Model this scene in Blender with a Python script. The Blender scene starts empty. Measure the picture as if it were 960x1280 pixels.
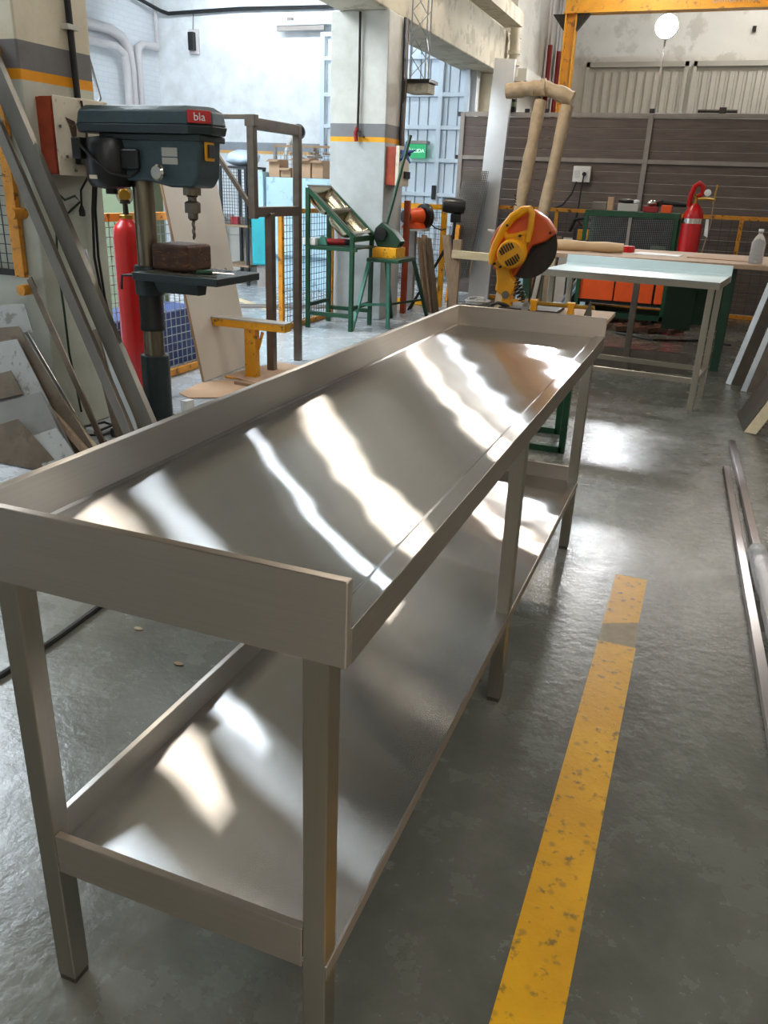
import bpy, math, random
from mathutils import Vector, Matrix
random.seed(7)
S = bpy.context.scene
COL = S.collection
PI = math.pi

# ------------------------------------------------------------------ camera, world, lights, exposure
cam_d = bpy.data.cameras.new('camera')
cam = bpy.data.objects.new('camera', cam_d); COL.objects.link(cam)
cam_d.sensor_fit = 'VERTICAL'; cam_d.sensor_height = 24.0
cam_d.lens = 1005.52 / 1280 * 24.0
cam_d.clip_start = 0.05; cam_d.clip_end = 100
yaw, pitch, roll = -0.3601, 0.3845, 0.0396
fw = Vector((math.sin(yaw)*math.cos(pitch), math.cos(yaw)*math.cos(pitch), -math.sin(pitch)))
rt = Vector((math.cos(yaw), -math.sin(yaw), 0)); up = rt.cross(fw)
r2 = rt*math.cos(roll) + up*math.sin(roll); u2 = up*math.cos(roll) - rt*math.sin(roll)
M = Matrix((r2, u2, -fw)).transposed().to_4x4(); M.translation = Vector((0.3302, -0.7681, 1.3787))
cam.matrix_world = M
S.camera = cam
cam_d.dof.use_dof = False

S.view_settings.view_transform = 'Standard'; S.view_settings.look = 'None'
S.view_settings.gamma = 1.0; S.view_settings.use_curve_mapping = False
S.view_settings.exposure = 0.0
W = bpy.data.worlds.new('overcast_sky'); S.world = W; W.use_nodes = True
W.node_tree.nodes['Background'].inputs[0].default_value = (0.75, 0.86, 1.0, 1)
W.node_tree.nodes['Background'].inputs[1].default_value = 0.6

COOL = (0.82, 0.92, 1.0); WARM = (1.0, 0.89, 0.75); NEUT = (1.0, 0.95, 0.88)
# far bay daylight sheet first, then three unseen panels added to lift the light: name, centre, size x, size y, colour, watt per m2
CEIL_Z = 5.6
CEIL_LOW = 4.45   # unseen far bay roof, set low so the bench top reflects it dark
SKY_AND_FILL = [(-6.1, 4.0, 2.6, 5.4, COOL, 18), (2.4, -1.0, 1.6, 3.6, NEUT, 7.5), (3.4, 4.5, 1.0, 3.0, NEUT, 5), (1.2, 14.2, 2.6, 1.0, NEUT, 18)]
# hanging lamps, the last one added fill: x, y, z, size x, size y, colour, strength
LAMPS = [(-2.35, 8.15, 4.6, 0.6, 0.40, WARM, 70),
         (-2.35, 6.75, 4.6, 0.28, 0.06, COOL, 130),
         (-2.0, 4.75, 4.6, 0.8, 0.16, COOL, 30),
         (-2.0, 4.0, 4.6, 1.2, 0.30, WARM, 24),
         (-1.2, 12.0, 5.0, 0.9, 0.20, WARM, 100),
         (-1.2, 13.6, 5.0, 0.7, 0.08, COOL, 180),
         (0.4, -3.6, 4.4, 2.0, 0.5, NEUT, 26)]  # unseen lamp added to brighten the steel facing the camera

# ------------------------------------------------------------------ materials
def new_mat(name):
    m = bpy.data.materials.new(name); m.use_nodes = True
    nt = m.node_tree; b = nt.nodes['Principled BSDF']
    return m, nt, b
def setc(b, col, rough, metal=0.0, spec=None):
    b.inputs['Base Color'].default_value = (*col, 1); b.inputs['Roughness'].default_value = rough
    b.inputs['Metallic'].default_value = metal
    if spec is not None: b.inputs['Specular IOR Level'].default_value = spec
def s2l(r, g, b):
    f = lambda c: (c/255/12.92 if c/255 <= 0.04045 else ((c/255+0.055)/1.055)**2.4)
    return (f(r), f(g), f(b))
def N(nt, t, **k):
    n = nt.nodes.new(t)
    for a, v in k.items(): setattr(n, a, v)
    return n
def ramp(nt, fac, stops):
    r = N(nt, 'ShaderNodeValToRGB'); e = r.color_ramp.elements
    while len(e) < len(stops): e.new(0.5)
    for i, (p, c) in enumerate(stops):
        e[i].position = p; e[i].color = (*c, 1) if len(c) == 3 else c
    nt.links.new(fac, r.inputs[0]); return r
def noise(nt, coord, scale, detail=3, rough=0.55, dist=0.0):
    n = N(nt, 'ShaderNodeTexNoise'); n.inputs['Scale'].default_value = scale
    n.inputs['Detail'].default_value = detail; n.inputs['Roughness'].default_value = rough; n.inputs['Distortion'].default_value = dist
    if coord is not None: nt.links.new(coord, n.inputs['Vector'])
    return n
def coord(nt, stretch=None):
    t = N(nt, 'ShaderNodeTexCoord')
    if stretch is None: return t.outputs['Object']
    mp = N(nt, 'ShaderNodeMapping'); mp.inputs['Scale'].default_value = stretch
    nt.links.new(t.outputs['Object'], mp.inputs['Vector']); return mp.outputs[0]
def bump(nt, b, h, strength, dist=0.01):
    bp = N(nt, 'ShaderNodeBump'); bp.inputs['Strength'].default_value = strength; bp.inputs['Distance'].default_value = dist
    nt.links.new(h, bp.inputs['Height']); nt.links.new(bp.outputs[0], b.inputs['Normal']); return bp
def paint(name, rgb, rough=0.5, metal=0.0, var=0.18, scale=9.0, bmp=0.0, bscale=60, stretch=None, wear=None, spec=None):
    """plain coat with blotchy variation of its own colour; wear = (rgb, amount) adds patches of a second colour"""
    m, nt, b = new_mat(name); c = s2l(*rgb); setc(b, c, rough, metal, spec)
    co = coord(nt, stretch)
    n = noise(nt, co, scale, 4)
    lo = tuple(x*(1-var) for x in c); hi = tuple(min(1, x*(1+var)) for x in c)
    r = ramp(nt, n.outputs['Fac'], [(0.3, lo), (0.7, hi)])
    out = r.outputs[0]
    if wear:
        n2 = noise(nt, co, scale*2.3, 6, 0.65)
        k = ramp(nt, n2.outputs['Fac'], [(0.62-wear[1]*0.25, (0, 0, 0)), (0.68-wear[1]*0.25, (1, 1, 1))])
        mx = N(nt, 'ShaderNodeMix', data_type='RGBA'); nt.links.new(k.outputs[0], mx.inputs[0])
        nt.links.new(out, mx.inputs[6]); mx.inputs[7].default_value = (*s2l(*wear[0]), 1); out = mx.outputs[2]
    nt.links.new(out, b.inputs['Base Color'])
    if bmp:
        n3 = noise(nt, co, bscale, 3); bump(nt, b, n3.outputs['Fac'], bmp, 0.005)
    return m
def steel(name, grain, rgb=(196, 190, 182), along=0.014, across=0.30, wave=0.0, streak=0.04):
    """brushed stainless steel: the micro grooves run along grain, so it scatters wide across them and little along them"""
    m = bpy.data.materials.new(name); m.use_nodes = True; nt = m.node_tree
    nt.nodes.remove(nt.nodes['Principled BSDF'])
    b = N(nt, 'ShaderNodeBsdfAnisotropic'); b.distribution = 'GGX'
    r = math.sqrt(along*across); k = math.sqrt(across/along)      # alpha along = r/k, across = r*k
    b.inputs['Roughness'].default_value = math.sqrt(r); b.inputs['Anisotropy'].default_value = 1 - 1/k
    v = N(nt, 'ShaderNodeCombineXYZ')
    for i, c in enumerate(grain): v.inputs[i].default_value = c + 0.013*(i+1)
    nt.links.new(v.outputs[0], b.inputs['Tangent'])
    st = [4 if abs(a) > 0.5 else 220 for a in grain]
    n = noise(nt, coord(nt, st), 1.0, 3)
    c = s2l(*rgb); rp = ramp(nt, n.outputs['Fac'], [(0.25, tuple(x*(1-streak) for x in c)), (0.75, tuple(min(1, x*(1+streak)) for x in c))])
    nt.links.new(rp.outputs[0], b.inputs['Color'])
    if wave:
        n2 = noise(nt, coord(nt), 1.7, 2); bump(nt, b, n2.outputs['Fac'], wave, 0.05)
    nt.links.new(b.outputs[0], nt.nodes['Material Output'].inputs['Surface'])
    return m
def emit(name, rgb, strength, base=0.8):
    m, nt, b = new_mat(name); setc(b, (base, base, base), 0.6)
    b.inputs['Emission Color'].default_value = (*rgb, 1); b.inputs['Emission Strength'].default_value = strength
    return m

MT = {}
MT['steel_y'] = steel('steel brushed lengthwise', (0, 1, 0), rgb=(214, 213, 212), along=0.002, across=0.26, wave=0.075)
MT['steel_x'] = steel('steel brushed crosswise', (1, 0, 0), rgb=(200, 187, 174), along=0.06, across=0.35)
MT['steel_front'] = steel('steel apron sheet', (0, 1, 0), rgb=(182, 174, 164), along=0.06, across=0.35)
MT['steel_up'] = steel('steel upstand sheet', (0, 1, 0), rgb=(206, 202, 196), along=0.03, across=0.3)
MT['steel_leg'] = steel('steel tube brushed upright', (0, 0, 1), rgb=(188, 182, 172), along=0.05, across=0.3)
MT['steel_dull'] = paint('dull steel', (124, 118, 108), 0.42, 0.9, 0.2, 6, stretch=(1, 1, 0.2))
MT['steel_bright'] = paint('bright steel sheet', (205, 203, 200), 0.28, 1.0, 0.08, 3)
MT['tube_steel'] = paint('raw steel tube', (120, 112, 104), 0.38, 0.9, 0.2, 8)
MT['alu'] = paint('grey profile', (128, 122, 114), 0.42, 0.7, 0.15, 5)
MT['alu_light'] = paint('pale film covered profile', (176, 180, 182), 0.45, 0.2, 0.1, 5)
MT['film'] = paint('pale blue protective film', (212, 230, 232), 0.35, 0.0, 0.06, 3)
MT['column'] = None
MT['white_wall'] = paint('white wall paint', (232, 234, 236), 0.8, 0, 0.05, 1.2, 0.25, 12)
MT['cream_wall'] = paint('grimy white render', (206, 204, 197), 0.85, 0, 0.10, 0.9, 0.3, 8, wear=((192, 189, 180), 0.3))
MT['concrete_beam'] = paint('stained concrete beam', (196, 188, 168), 0.85, 0, 0.12, 1.6, 0.3, 10, wear=((172, 164, 144), 0.4))
MT['ceiling'] = paint('roof sheet', (128, 128, 128), 0.8)
MT['green'] = paint('dark green enamel', (18, 68, 42), 0.4, 0, 0.2, 12, wear=((60, 66, 54), 0.2))
MT['green_dark'] = paint('dull dark green enamel', (18, 54, 34), 0.45, 0, 0.2, 12)
MT['teal'] = paint('teal green tube', (70, 130, 112), 0.45, 0, 0.2, 12)
MT['yellow'] = paint('yellow enamel', (226, 158, 20), 0.4, 0, 0.12, 8, wear=((120, 90, 40), 0.15))
MT['yellow_saw'] = paint('yellow casting', (236, 164, 14), 0.38, 0, 0.10, 10)
MT['orange_guard'] = paint('orange red guard', (206, 88, 34), 0.4, 0, 0.14, 9)
MT['orange'] = paint('orange enamel', (226, 84, 26), 0.4, 0, 0.1, 8)
MT['orange_frame'] = paint('orange yellow frame', (208, 138, 32), 0.45, 0, 0.2, 10, wear=((110, 70, 30), 0.25))
MT['amber'] = paint('gantry amber enamel', (214, 150, 40), 0.45, 0, 0.15, 4, wear=((160, 110, 50), 0.2))
MT['red'] = paint('red cylinder enamel', (190, 18, 20), 0.28, 0, 0.06, 5)
MT['red_dark'] = paint('dark red paint', (140, 24, 22), 0.5, 0, 0.15, 10)
MT['black'] = paint('black rubber', (22, 22, 22), 0.5, 0, 0.2, 10)
MT['black_metal'] = paint('black enamel', (26, 27, 28), 0.35, 0, 0.2, 10)
MT['dark_iron'] = paint('dark oily iron', (52, 46, 42), 0.45, 0.6, 0.3, 14)
MT['blue_grey'] = paint('hammered blue grey enamel', (58, 76, 82), 0.38, 0, 0.12, 30, 0.25, 160)
MT['blue_grey_dark'] = paint('dark blue grey enamel', (40, 52, 54), 0.42, 0, 0.15, 18)
MT['wood_dark'] = paint('dark oily timber', (72, 46, 30), 0.7, 0, 0.35, 10, 0.5, 40, stretch=(1, 1, 4), wear=((120, 80, 44), 0.2))
MT['wood'] = paint('weathered timber', (140, 116, 92), 0.75, 0, 0.2, 10, 0.3, 60, stretch=(6, 6, 1))
MT['wood_pale'] = paint('pale pine', (204, 186, 150), 0.7, 0, 0.1, 6, stretch=(1, 6, 6))
MT['board'] = paint('chipboard', (176, 148, 122), 0.75, 0, 0.12, 20)
MT['cardboard'] = paint('cardboard', (178, 146, 116), 0.85, 0, 0.08, 6)
MT['kraft'] = paint('kraft paper wrap', (184, 162, 132), 0.6, 0, 0.18, 10, 1.0, 22)
MT['cream_board'] = paint('cream laminate board', (214, 206, 194), 0.5, 0, 0.04, 2)
MT['panel_edge'] = paint('board edge', (150, 120, 90), 0.8)
MT['brown_panel'] = paint('brown weathered board', (104, 92, 86), 0.7, 0, 0.22, 3, 0.4, 24, stretch=(1, 1, 9))
MT['grey_frame'] = paint('grey steel frame', (150, 142, 136), 0.5, 0.2, 0.12, 5)
MT['door_white'] = paint('pale blue white sheet', (214, 226, 236), 0.5, 0, 0.05, 2)
MT['gate_grey'] = paint('grey sheet gate', (176, 174, 166), 0.6, 0, 0.1, 2)
MT['box_cream'] = paint('cream enamel box', (218, 208, 186), 0.45, 0, 0.07, 8, wear=((190, 178, 154), 0.05))
MT['white'] = paint('white plastic', (232, 230, 226), 0.4, 0, 0.04)
MT['light_blue'] = paint('light blue enamel', (176, 206, 220), 0.45, 0, 0.06, 4, wear=((150, 176, 190), 0.1))
MT['turquoise'] = paint('turquoise enamel', (40, 160, 170), 0.45, 0, 0.1, 4)
MT['pale_green'] = paint('pale green enamel', (116, 128, 100), 0.6, 0, 0.06, 4)
MT['plastic_bag'] = paint('white plastic bag', (206, 222, 238), 0.35, 0, 0.08, 8, 0.4, 14)
MT['chrome'] = paint('chrome', (210, 206, 198), 0.15, 1.0, 0.03)
MT['cast'] = paint('worn machined steel', (136, 126, 108), 0.34, 0.95, 0.35, 6, stretch=(5, 5, 0.5))
MT['disc'] = paint('abrasive disc', (48, 44, 40), 0.8, 0, 0.15, 40, 0.3, 200)
MT['mesh_dark'] = paint('dark wire', (64, 70, 76), 0.5, 0.6)
MT['mesh_light'] = paint('galvanised wire', (150, 154, 158), 0.4, 0.7)
MT['brass'] = paint('brass', (180, 140, 60), 0.3, 0.9)
MT['pipe'] = paint('painted pipe', (212, 206, 206), 0.6, 0, 0.06, 3)
MT['rust_side'] = paint('rust orange red side', (156, 62, 32), 0.5, 0, 0.3, 12)
MT['bowl_steel'] = paint('sink bowl steel', (190, 178, 150), 0.24, 1.0, 0.06, 4)
MT['sign_text'] = emit('sign letters', (0.55, 1.0, 0.7), 1.0)
MT['steel_tall'] = paint('tall bright steel sheet', (222, 222, 222), 0.3, 0.65, 0.12, 1.6, 0.5, 2.0)
MT['steel_table'] = steel('small table steel', (1, 0, 0), rgb=(200, 192, 178), along=0.06, across=0.3)
MT['steel_bar'] = steel('floor bar steel', (0, 1, 0), rgb=(196, 192, 192), along=0.03, across=0.25)
MT['kraft_smooth'] = paint('kraft paper roll', (196, 164, 124), 0.6, 0, 0.05, 6)
def clear_mat():
    m, nt, b = new_mat('clear plastic'); setc(b, (0.92, 0.94, 0.95), 0.12); b.inputs['Transmission Weight'].default_value = 0.75; b.inputs['IOR'].default_value = 1.15
    n = noise(nt, coord(nt), 30, 3); bump(nt, b, n.outputs['Fac'], 0.6, 0.01); return m
MT['clear_plastic'] = clear_mat()
MT['blue'] = paint('dark blue', (32, 56, 110), 0.5)
MT['tape'] = paint('tan tape remnant', (150, 134, 104), 0.5, 0, 0.2, 20)
MT['paper'] = paint('off white paper', (220, 220, 218), 0.7)
MT['dust_white'] = paint('white dusty offcut', (150, 149, 144), 0.6, 0.1, 0.08, 7, wear=((116, 112, 104), 0.25))
MT['sheet_brown'] = paint('brownish steel offcut', (120, 106, 90), 0.4, 0.6, 0.2, 6, wear=((110, 96, 80), 0.3))
MT['sheet_grey'] = paint('scratched steel offcut', (134, 130, 124), 0.45, 0.4, 0.14, 6)

def floor_material():
    m, nt, b = new_mat('worn polished concrete'); setc(b, (0.1, 0.1, 0.09), 0.3)
    co = coord(nt)
    n1 = noise(nt, co, 0.55, 5, 0.6); n2 = noise(nt, co, 5.5, 6, 0.65); n3 = noise(nt, co, 60, 4, 0.7)
    r1 = ramp(nt, n1.outputs['Fac'], [(0.3, s2l(84, 84, 76)), (0.55, s2l(104, 104, 95)), (0.75, s2l(124, 123, 112))])
    r2 = ramp(nt, n2.outputs['Fac'], [(0.22, (0.70, 0.70, 0.69)), (0.55, (1, 1, 1)), (0.85, (1.15, 1.15, 1.12))])
    mx = N(nt, 'ShaderNodeMix', data_type='RGBA', blend_type='MULTIPLY'); mx.inputs[0].default_value = 1
    nt.links.new(r1.outputs[0], mx.inputs[6]); nt.links.new(r2.outputs[0], mx.inputs[7])
    r3 = ramp(nt, n3.outputs['Fac'], [(0.66, (0, 0, 0)), (0.74, (1, 1, 1))])
    mx2 = N(nt, 'ShaderNodeMix', data_type='RGBA'); nt.links.new(r3.outputs[0], mx2.inputs[0])
    nt.links.new(mx.outputs[2], mx2.inputs[6]); mx2.inputs[7].default_value = (*s2l(128, 127, 118), 1)
    # the lighter floor colour of the far bay, and a saw cut joint grid
    sp = N(nt, 'ShaderNodeSeparateXYZ'); nt.links.new(co, sp.inputs[0])
    mr = N(nt, 'ShaderNodeMapRange'); nt.links.new(sp.outputs[0], mr.inputs[0])
    mr.inputs[1].default_value = -2.35; mr.inputs[2].default_value = -2.75; mr.inputs[3].default_value = 0; mr.inputs[4].default_value = 1
    r4 = ramp(nt, n1.outputs['Fac'], [(0.3, s2l(150, 156, 160)), (0.7, s2l(178, 184, 188))])
    mx3 = N(nt, 'ShaderNodeMix', data_type='RGBA'); nt.links.new(mr.outputs[0], mx3.inputs[0])
    nt.links.new(mx2.outputs[2], mx3.inputs[6]); nt.links.new(r4.outputs[0], mx3.inputs[7])
    nt.links.new(mx3.outputs[2], b.inputs['Base Color'])
    rr = ramp(nt, n2.outputs['Fac'], [(0.25, (0.17, 0.17, 0.17)), (0.8, (0.36, 0.36, 0.36))])
    nt.links.new(rr.outputs[0], b.inputs['Roughness'])
    n4 = noise(nt, co, 26, 5, 0.6)
    bump(nt, b, n4.outputs['Fac'], 0.16, 0.012)
    return m
MT['floor'] = floor_material()

def column_material(name, top, low, band, line):
    """two tone paint with a grey and a yellow band at fixed heights (real paint)"""
    m, nt, b = new_mat(name); setc(b, (0.5, 0.5, 0.5), 0.75)
    g = N(nt, 'ShaderNodeNewGeometry'); sp = N(nt, 'ShaderNodeSeparateXYZ'); nt.links.new(g.outputs['Position'], sp.inputs[0])
    dv = N(nt, 'ShaderNodeMath', operation='DIVIDE'); dv.inputs[1].default_value = 4.0; nt.links.new(sp.outputs[2], dv.inputs[0])
    r = ramp(nt, dv.outputs[0], [(0.0, s2l(*low)), (1.79/4, s2l(*line)), (1.835/4, s2l(*band)), (1.965/4, s2l(*top))])
    r.color_ramp.interpolation = 'CONSTANT'
    n = noise(nt, coord(nt), 3.0, 6, 0.65)
    r2 = ramp(nt, n.outputs['Fac'], [(0.3, (0.80, 0.79, 0.76)), (0.6, (1, 1, 1))])
    mx = N(nt, 'ShaderNodeMix', data_type='RGBA', blend_type='MULTIPLY'); mx.inputs[0].default_value = 1
    nt.links.new(r.outputs[0], mx.inputs[6]); nt.links.new(r2.outputs[0], mx.inputs[7])
    nt.links.new(mx.outputs[2], b.inputs['Base Color'])
    n3 = noise(nt, coord(nt), 22, 4); bump(nt, b, n3.outputs['Fac'], 0.25, 0.01)
    return m
MT['column'] = column_material('column paint', (226, 216, 192), (196, 198, 184), (122, 120, 120), (240, 160, 12))
MT['wall_band'] = column_material('wall paint with bands', (238, 241, 244), (226, 232, 236), (150, 156, 164), (226, 176, 110))

def brick_material():
    m, nt, b = new_mat('white painted brick'); setc(b, s2l(228, 232, 236), 0.8)
    t = N(nt, 'ShaderNodeTexBrick'); t.inputs['Scale'].default_value = 1.0
    t.inputs['Brick Width'].default_value = 0.24; t.inputs['Row Height'].default_value = 0.075; t.inputs['Mortar Size'].default_value = 0.008
    mp = N(nt, 'ShaderNodeMapping'); mp.inputs['Rotation'].default_value = (0, 0, 0)
    tc = N(nt, 'ShaderNodeTexCoord'); sp = N(nt, 'ShaderNodeSeparateXYZ'); cb = N(nt, 'ShaderNodeCombineXYZ')
    nt.links.new(tc.outputs['Object'], sp.inputs[0]); nt.links.new(sp.outputs[1], cb.inputs[0]); nt.links.new(sp.outputs[2], cb.inputs[1])
    nt.links.new(cb.outputs[0], t.inputs['Vector'])
    t.inputs['Color1'].default_value = (*s2l(232, 235, 238), 1); t.inputs['Color2'].default_value = (*s2l(228, 231, 235), 1); t.inputs['Mortar'].default_value = (*s2l(222, 226, 231), 1)
    nt.links.new(t.outputs['Color'], b.inputs['Base Color'])
    bump(nt, b, t.outputs['Fac'], -0.15, 0.006)
    return m
MT['brick'] = brick_material()

def line_material():
    m, nt, b = new_mat('worn yellow floor paint'); setc(b, s2l(214, 160, 12), 0.42)
    co = coord(nt); n = noise(nt, co, 26, 5, 0.6); n2 = noise(nt, co, 3.5, 4, 0.6)
    r = ramp(nt, n2.outputs['Fac'], [(0.3, s2l(198, 142, 10)), (0.7, s2l(226, 170, 18))])
    v = N(nt, 'ShaderNodeTexVoronoi'); v.inputs['Scale'].default_value = 24; nt.links.new(co, v.inputs['Vector'])
    k = ramp(nt, n.outputs['Fac'], [(0.575, (0, 0, 0)), (0.66, (1, 1, 1))])
    k2 = ramp(nt, v.outputs['Distance'], [(0.12, (1, 1, 1)), (0.25, (0, 0, 0))])
    ad = N(nt, 'ShaderNodeMix', data_type='RGBA', blend_type='LIGHTEN'); ad.inputs[0].default_value = 0.55
    nt.links.new(k.outputs[0], ad.inputs[6]); nt.links.new(k2.outputs[0], ad.inputs[7])
    mx = N(nt, 'ShaderNodeMix', data_type='RGBA'); nt.links.new(ad.outputs[2], mx.inputs[0])
    nt.links.new(r.outputs[0], mx.inputs[6]); mx.inputs[7].default_value = (*s2l(132, 106, 50), 1)
    nt.links.new(mx.outputs[2], b.inputs['Base Color'])
    bump(nt, b, n.outputs['Fac'], 0.2, 0.008)
    return m
MT['floor_yellow'] = line_material()

# ------------------------------------------------------------------ mesh helpers
class MB:
    def __init__(s): s.v = []; s.f = []; s.sm = []
    def add(s, vs, fs, smooth=False):
        o = len(s.v); s.v += [Vector(a) for a in vs]
        s.f += [tuple(i+o for i in f) for f in fs]; s.sm += [smooth]*len(fs); return s
    def box(s, x0, x1, y0, y1, z0, z1):
        vs = [(x, y, z) for z in (z0, z1) for y in (y0, y1) for x in (x0, x1)]
        return s.add(vs, [(0, 2, 3, 1), (4, 5, 7, 6), (0, 1, 5, 4), (2, 6, 7, 3), (0, 4, 6, 2), (1, 3, 7, 5)])
    def bar(s, p, q, w, h, upv=(0, 0, 1)):
        """rectangular bar from p to q; w across, h along upv"""
        p = Vector(p); q = Vector(q); d = (q-p).normalized(); u = Vector(upv)
        if abs(d.dot(u)) > 0.98: u = Vector((0, 1, 0))
        a = d.cross(u).normalized(); c = a.cross(d).normalized()
        vs = [e + a*i*w/2 + c*j*h/2 for e in (p, q) for j in (-1, 1) for i in (-1, 1)]
        return s.add(vs, [(0, 2, 3, 1), (4, 5, 7, 6), (0, 1, 5, 4), (2, 6, 7, 3), (0, 4, 6, 2), (1, 3, 7, 5)])
    def cone(s, p, q, r1, r2, n=20, caps=True):
        p = Vector(p); q = Vector(q); d = (q-p).normalized()
        u = Vector((0, 0, 1)) if abs(d.z) < 0.95 else Vector((1, 0, 0))
        a = d.cross(u).normalized(); c = d.cross(a).normalized()
        ring = lambda e, r: [e + a*r*math.cos(2*PI*i/n) + c*r*math.sin(2*PI*i/n) for i in range(n)]
        s.add(ring(p, r1) + ring(q, r2), [(i, (i+1) % n, n+(i+1) % n, n+i) for i in range(n)], True)
        if caps:
            s.add(ring(p, r1), [tuple(range(n))]); s.add(ring(q, r2), [tuple(range(n-1, -1, -1))])
        return s
    def cyl(s, p, q, r, n=20): return s.cone(p, q, r, r, n)
    def lathe(s, o, prof, n=24, axis=(0, 0, 1)):
        """prof: list of (radius, height) along axis from o"""
        o = Vector(o); d = Vector(axis).normalized(); u = Vector((0, 0, 1)) if abs(d.z) < 0.95 else Vector((1, 0, 0))
        a = d.cross(u).normalized(); c = d.cross(a).normalized(); vs = []; fs = []
        for r, h in prof:
            vs += [o + d*h + a*max(r, 1e-4)*math.cos(2*PI*i/n) + c*max(r, 1e-4)*math.sin(2*PI*i/n) for i in range(n)]
        for k in range(len(prof)-1):
            fs += [(k*n+i, k*n+(i+1) % n, (k+1)*n+(i+1) % n, (k+1)*n+i) for i in range(n)]
        fs += [tuple(range(n)), tuple(range(len(vs)-1, len(vs)-1-n, -1))]
        return s.add(vs, fs, True)
    def tube(s, pts, r, n=8):
        pts = [Vector(p) for p in pts]; vs = []; fs = []; prev = None
        for i, p in enumerate(pts):
            d = (pts[min(i+1, len(pts)-1)] - pts[max(i-1, 0)]).normalized()
            if prev is None:
                u = Vector((0, 0, 1)) if abs(d.z) < 0.9 else Vector((1, 0, 0)); a = d.cross(u).normalized()
            else:
                a = (prev - d*prev.dot(d)).normalized()
            c = d.cross(a); prev = a
            rr = r[i] if isinstance(r, (list, tuple)) else r
            vs += [p + a*rr*math.cos(2*PI*k/n) + c*rr*math.sin(2*PI*k/n) for k in range(n)]
        for i in range(len(pts)-1):
            fs += [(i*n+k, i*n+(k+1) % n, (i+1)*n+(k+1) % n, (i+1)*n+k) for k in range(n)]
        fs += [tuple(range(n)), tuple(range(len(vs)-1, len(vs)-1-n, -1))]
        return s.add(vs, fs, True)
    def prism(s, poly, ax, a0, a1):
        """poly: 2D outline in the two axes other than ax (in x,y,z order), extruded along ax from a0 to a1"""
        def P(u, v, w):
            return {'x': (w, u, v), 'y': (u, w, v), 'z': (u, v, w)}[ax]
        n = len(poly)
        vs = [P(u, v, a0) for u, v in poly] + [P(u, v, a1) for u, v in poly]
        return s.add(vs, [tuple(range(n)), tuple(range(2*n-1, n-1, -1))] + [(i, n+i, n+(i+1) % n, (i+1) % n) for i in range(n)])
    def quad_slab(s, a, b, c, d, t):
        """flat slab with corners a b c d and thickness t along its normal"""
        a, b, c, d = map(Vector, (a, b, c, d)); n = (b-a).cross(d-a).normalized()*t
        vs = [a, b, c, d, a+n, b+n, c+n, d+n]
        return s.add(vs, [(0, 3, 2, 1), (4, 5, 6, 7), (0, 1, 5, 4), (1, 2, 6, 5), (2, 3, 7, 6), (3, 0, 4, 7)])
    def xf(s, mat): s.v = [mat @ a for a in s.v]; return s
    def build(s, name, mat, parent=None, bevel=0.0, kind=None, label=None, seg=2, sharp=35):
        import bmesh
        off = parent_off(parent)
        me = bpy.data.meshes.new(name); me.from_pydata([tuple(a-off) for a in s.v], [], s.f)
        bm = bmesh.new(); bm.from_mesh(me); bmesh.ops.recalc_face_normals(bm, faces=bm.faces); bm.to_mesh(me); bm.free()
        me.polygons.foreach_set('use_smooth', [True]*len(me.polygons) if any(s.sm) or bevel else [False]*len(me.polygons))
        if any(s.sm) or bevel: me.set_sharp_from_angle(angle=math.radians(sharp))
        me.materials.append(MT[mat] if isinstance(mat, str) else mat)
        o = bpy.data.objects.new(name, me); COL.objects.link(o)
        if parent is not None: o.parent = parent
        if bevel:
            bv = o.modifiers.new('edge', 'BEVEL'); bv.width = bevel; bv.segments = seg; bv.limit_method = 'ANGLE'; bv.angle_limit = math.radians(40); bv.harden_normals = True
        if kind: o['kind'] = kind
        if label: o['label'] = label
        return o
def parent_off(p):
    off = Vector((0, 0, 0))
    while p is not None:
        off = off + p.location; p = p.parent
    return off
def thing(name, label, cat, loc=(0, 0, 0), group=None):
    o = bpy.data.objects.new(name, None); COL.objects.link(o); o.location = loc
    o.empty_display_size = 0.1
    return tag(o, label, cat, group)
def tag(o, label, cat, group=None, kind=None):
    o['label'] = label; o['category'] = cat
    if group: o['group'] = group
    if kind: o['kind'] = kind
    return o
def struct(o, label=None):
    o['kind'] = 'structure'
    if label: o['label'] = label
    return o
def copy_tree(o, parent=None):
    c = o.copy(); COL.objects.link(c)
    if parent is not None: c.parent = parent
    for ch in list(o.children): copy_tree(ch, c)
    return c
def lettering(name, body, size, loc, rot, mat, parent, depth=0.001):
    cu = bpy.data.curves.new(name, 'FONT'); cu.body = body; cu.size = size; cu.extrude = depth
    cu.align_x = 'CENTER'; cu.align_y = 'CENTER'
    f = bpy.data.objects.new(name, cu); COL.objects.link(f)
    dg = bpy.context.evaluated_depsgraph_get(); me = bpy.data.meshes.new_from_object(f.evaluated_get(dg))
    bpy.data.objects.remove(f); me.materials.clear(); me.materials.append(MT[mat])
    o = bpy.data.objects.new(name, me); COL.objects.link(o); o['kind'] = 'stuff'
    o.parent = parent; o.location = Vector(loc) - parent_off(parent); o.rotation_euler = rot
    return o
def grid_wires(mb, o, u, v, nu, nv, r):
    """welded wire grid on the parallelogram o, o+u, o+v"""
    o, u, v = Vector(o), Vector(u), Vector(v)
    for i in range(nu+1):
        a = o + u*i/nu; mb.bar(a, a+v, r, r)
    for j in range(nv+1):
        a = o + v*j/nv; mb.bar(a, a+u, r, r)
    return mb

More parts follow.
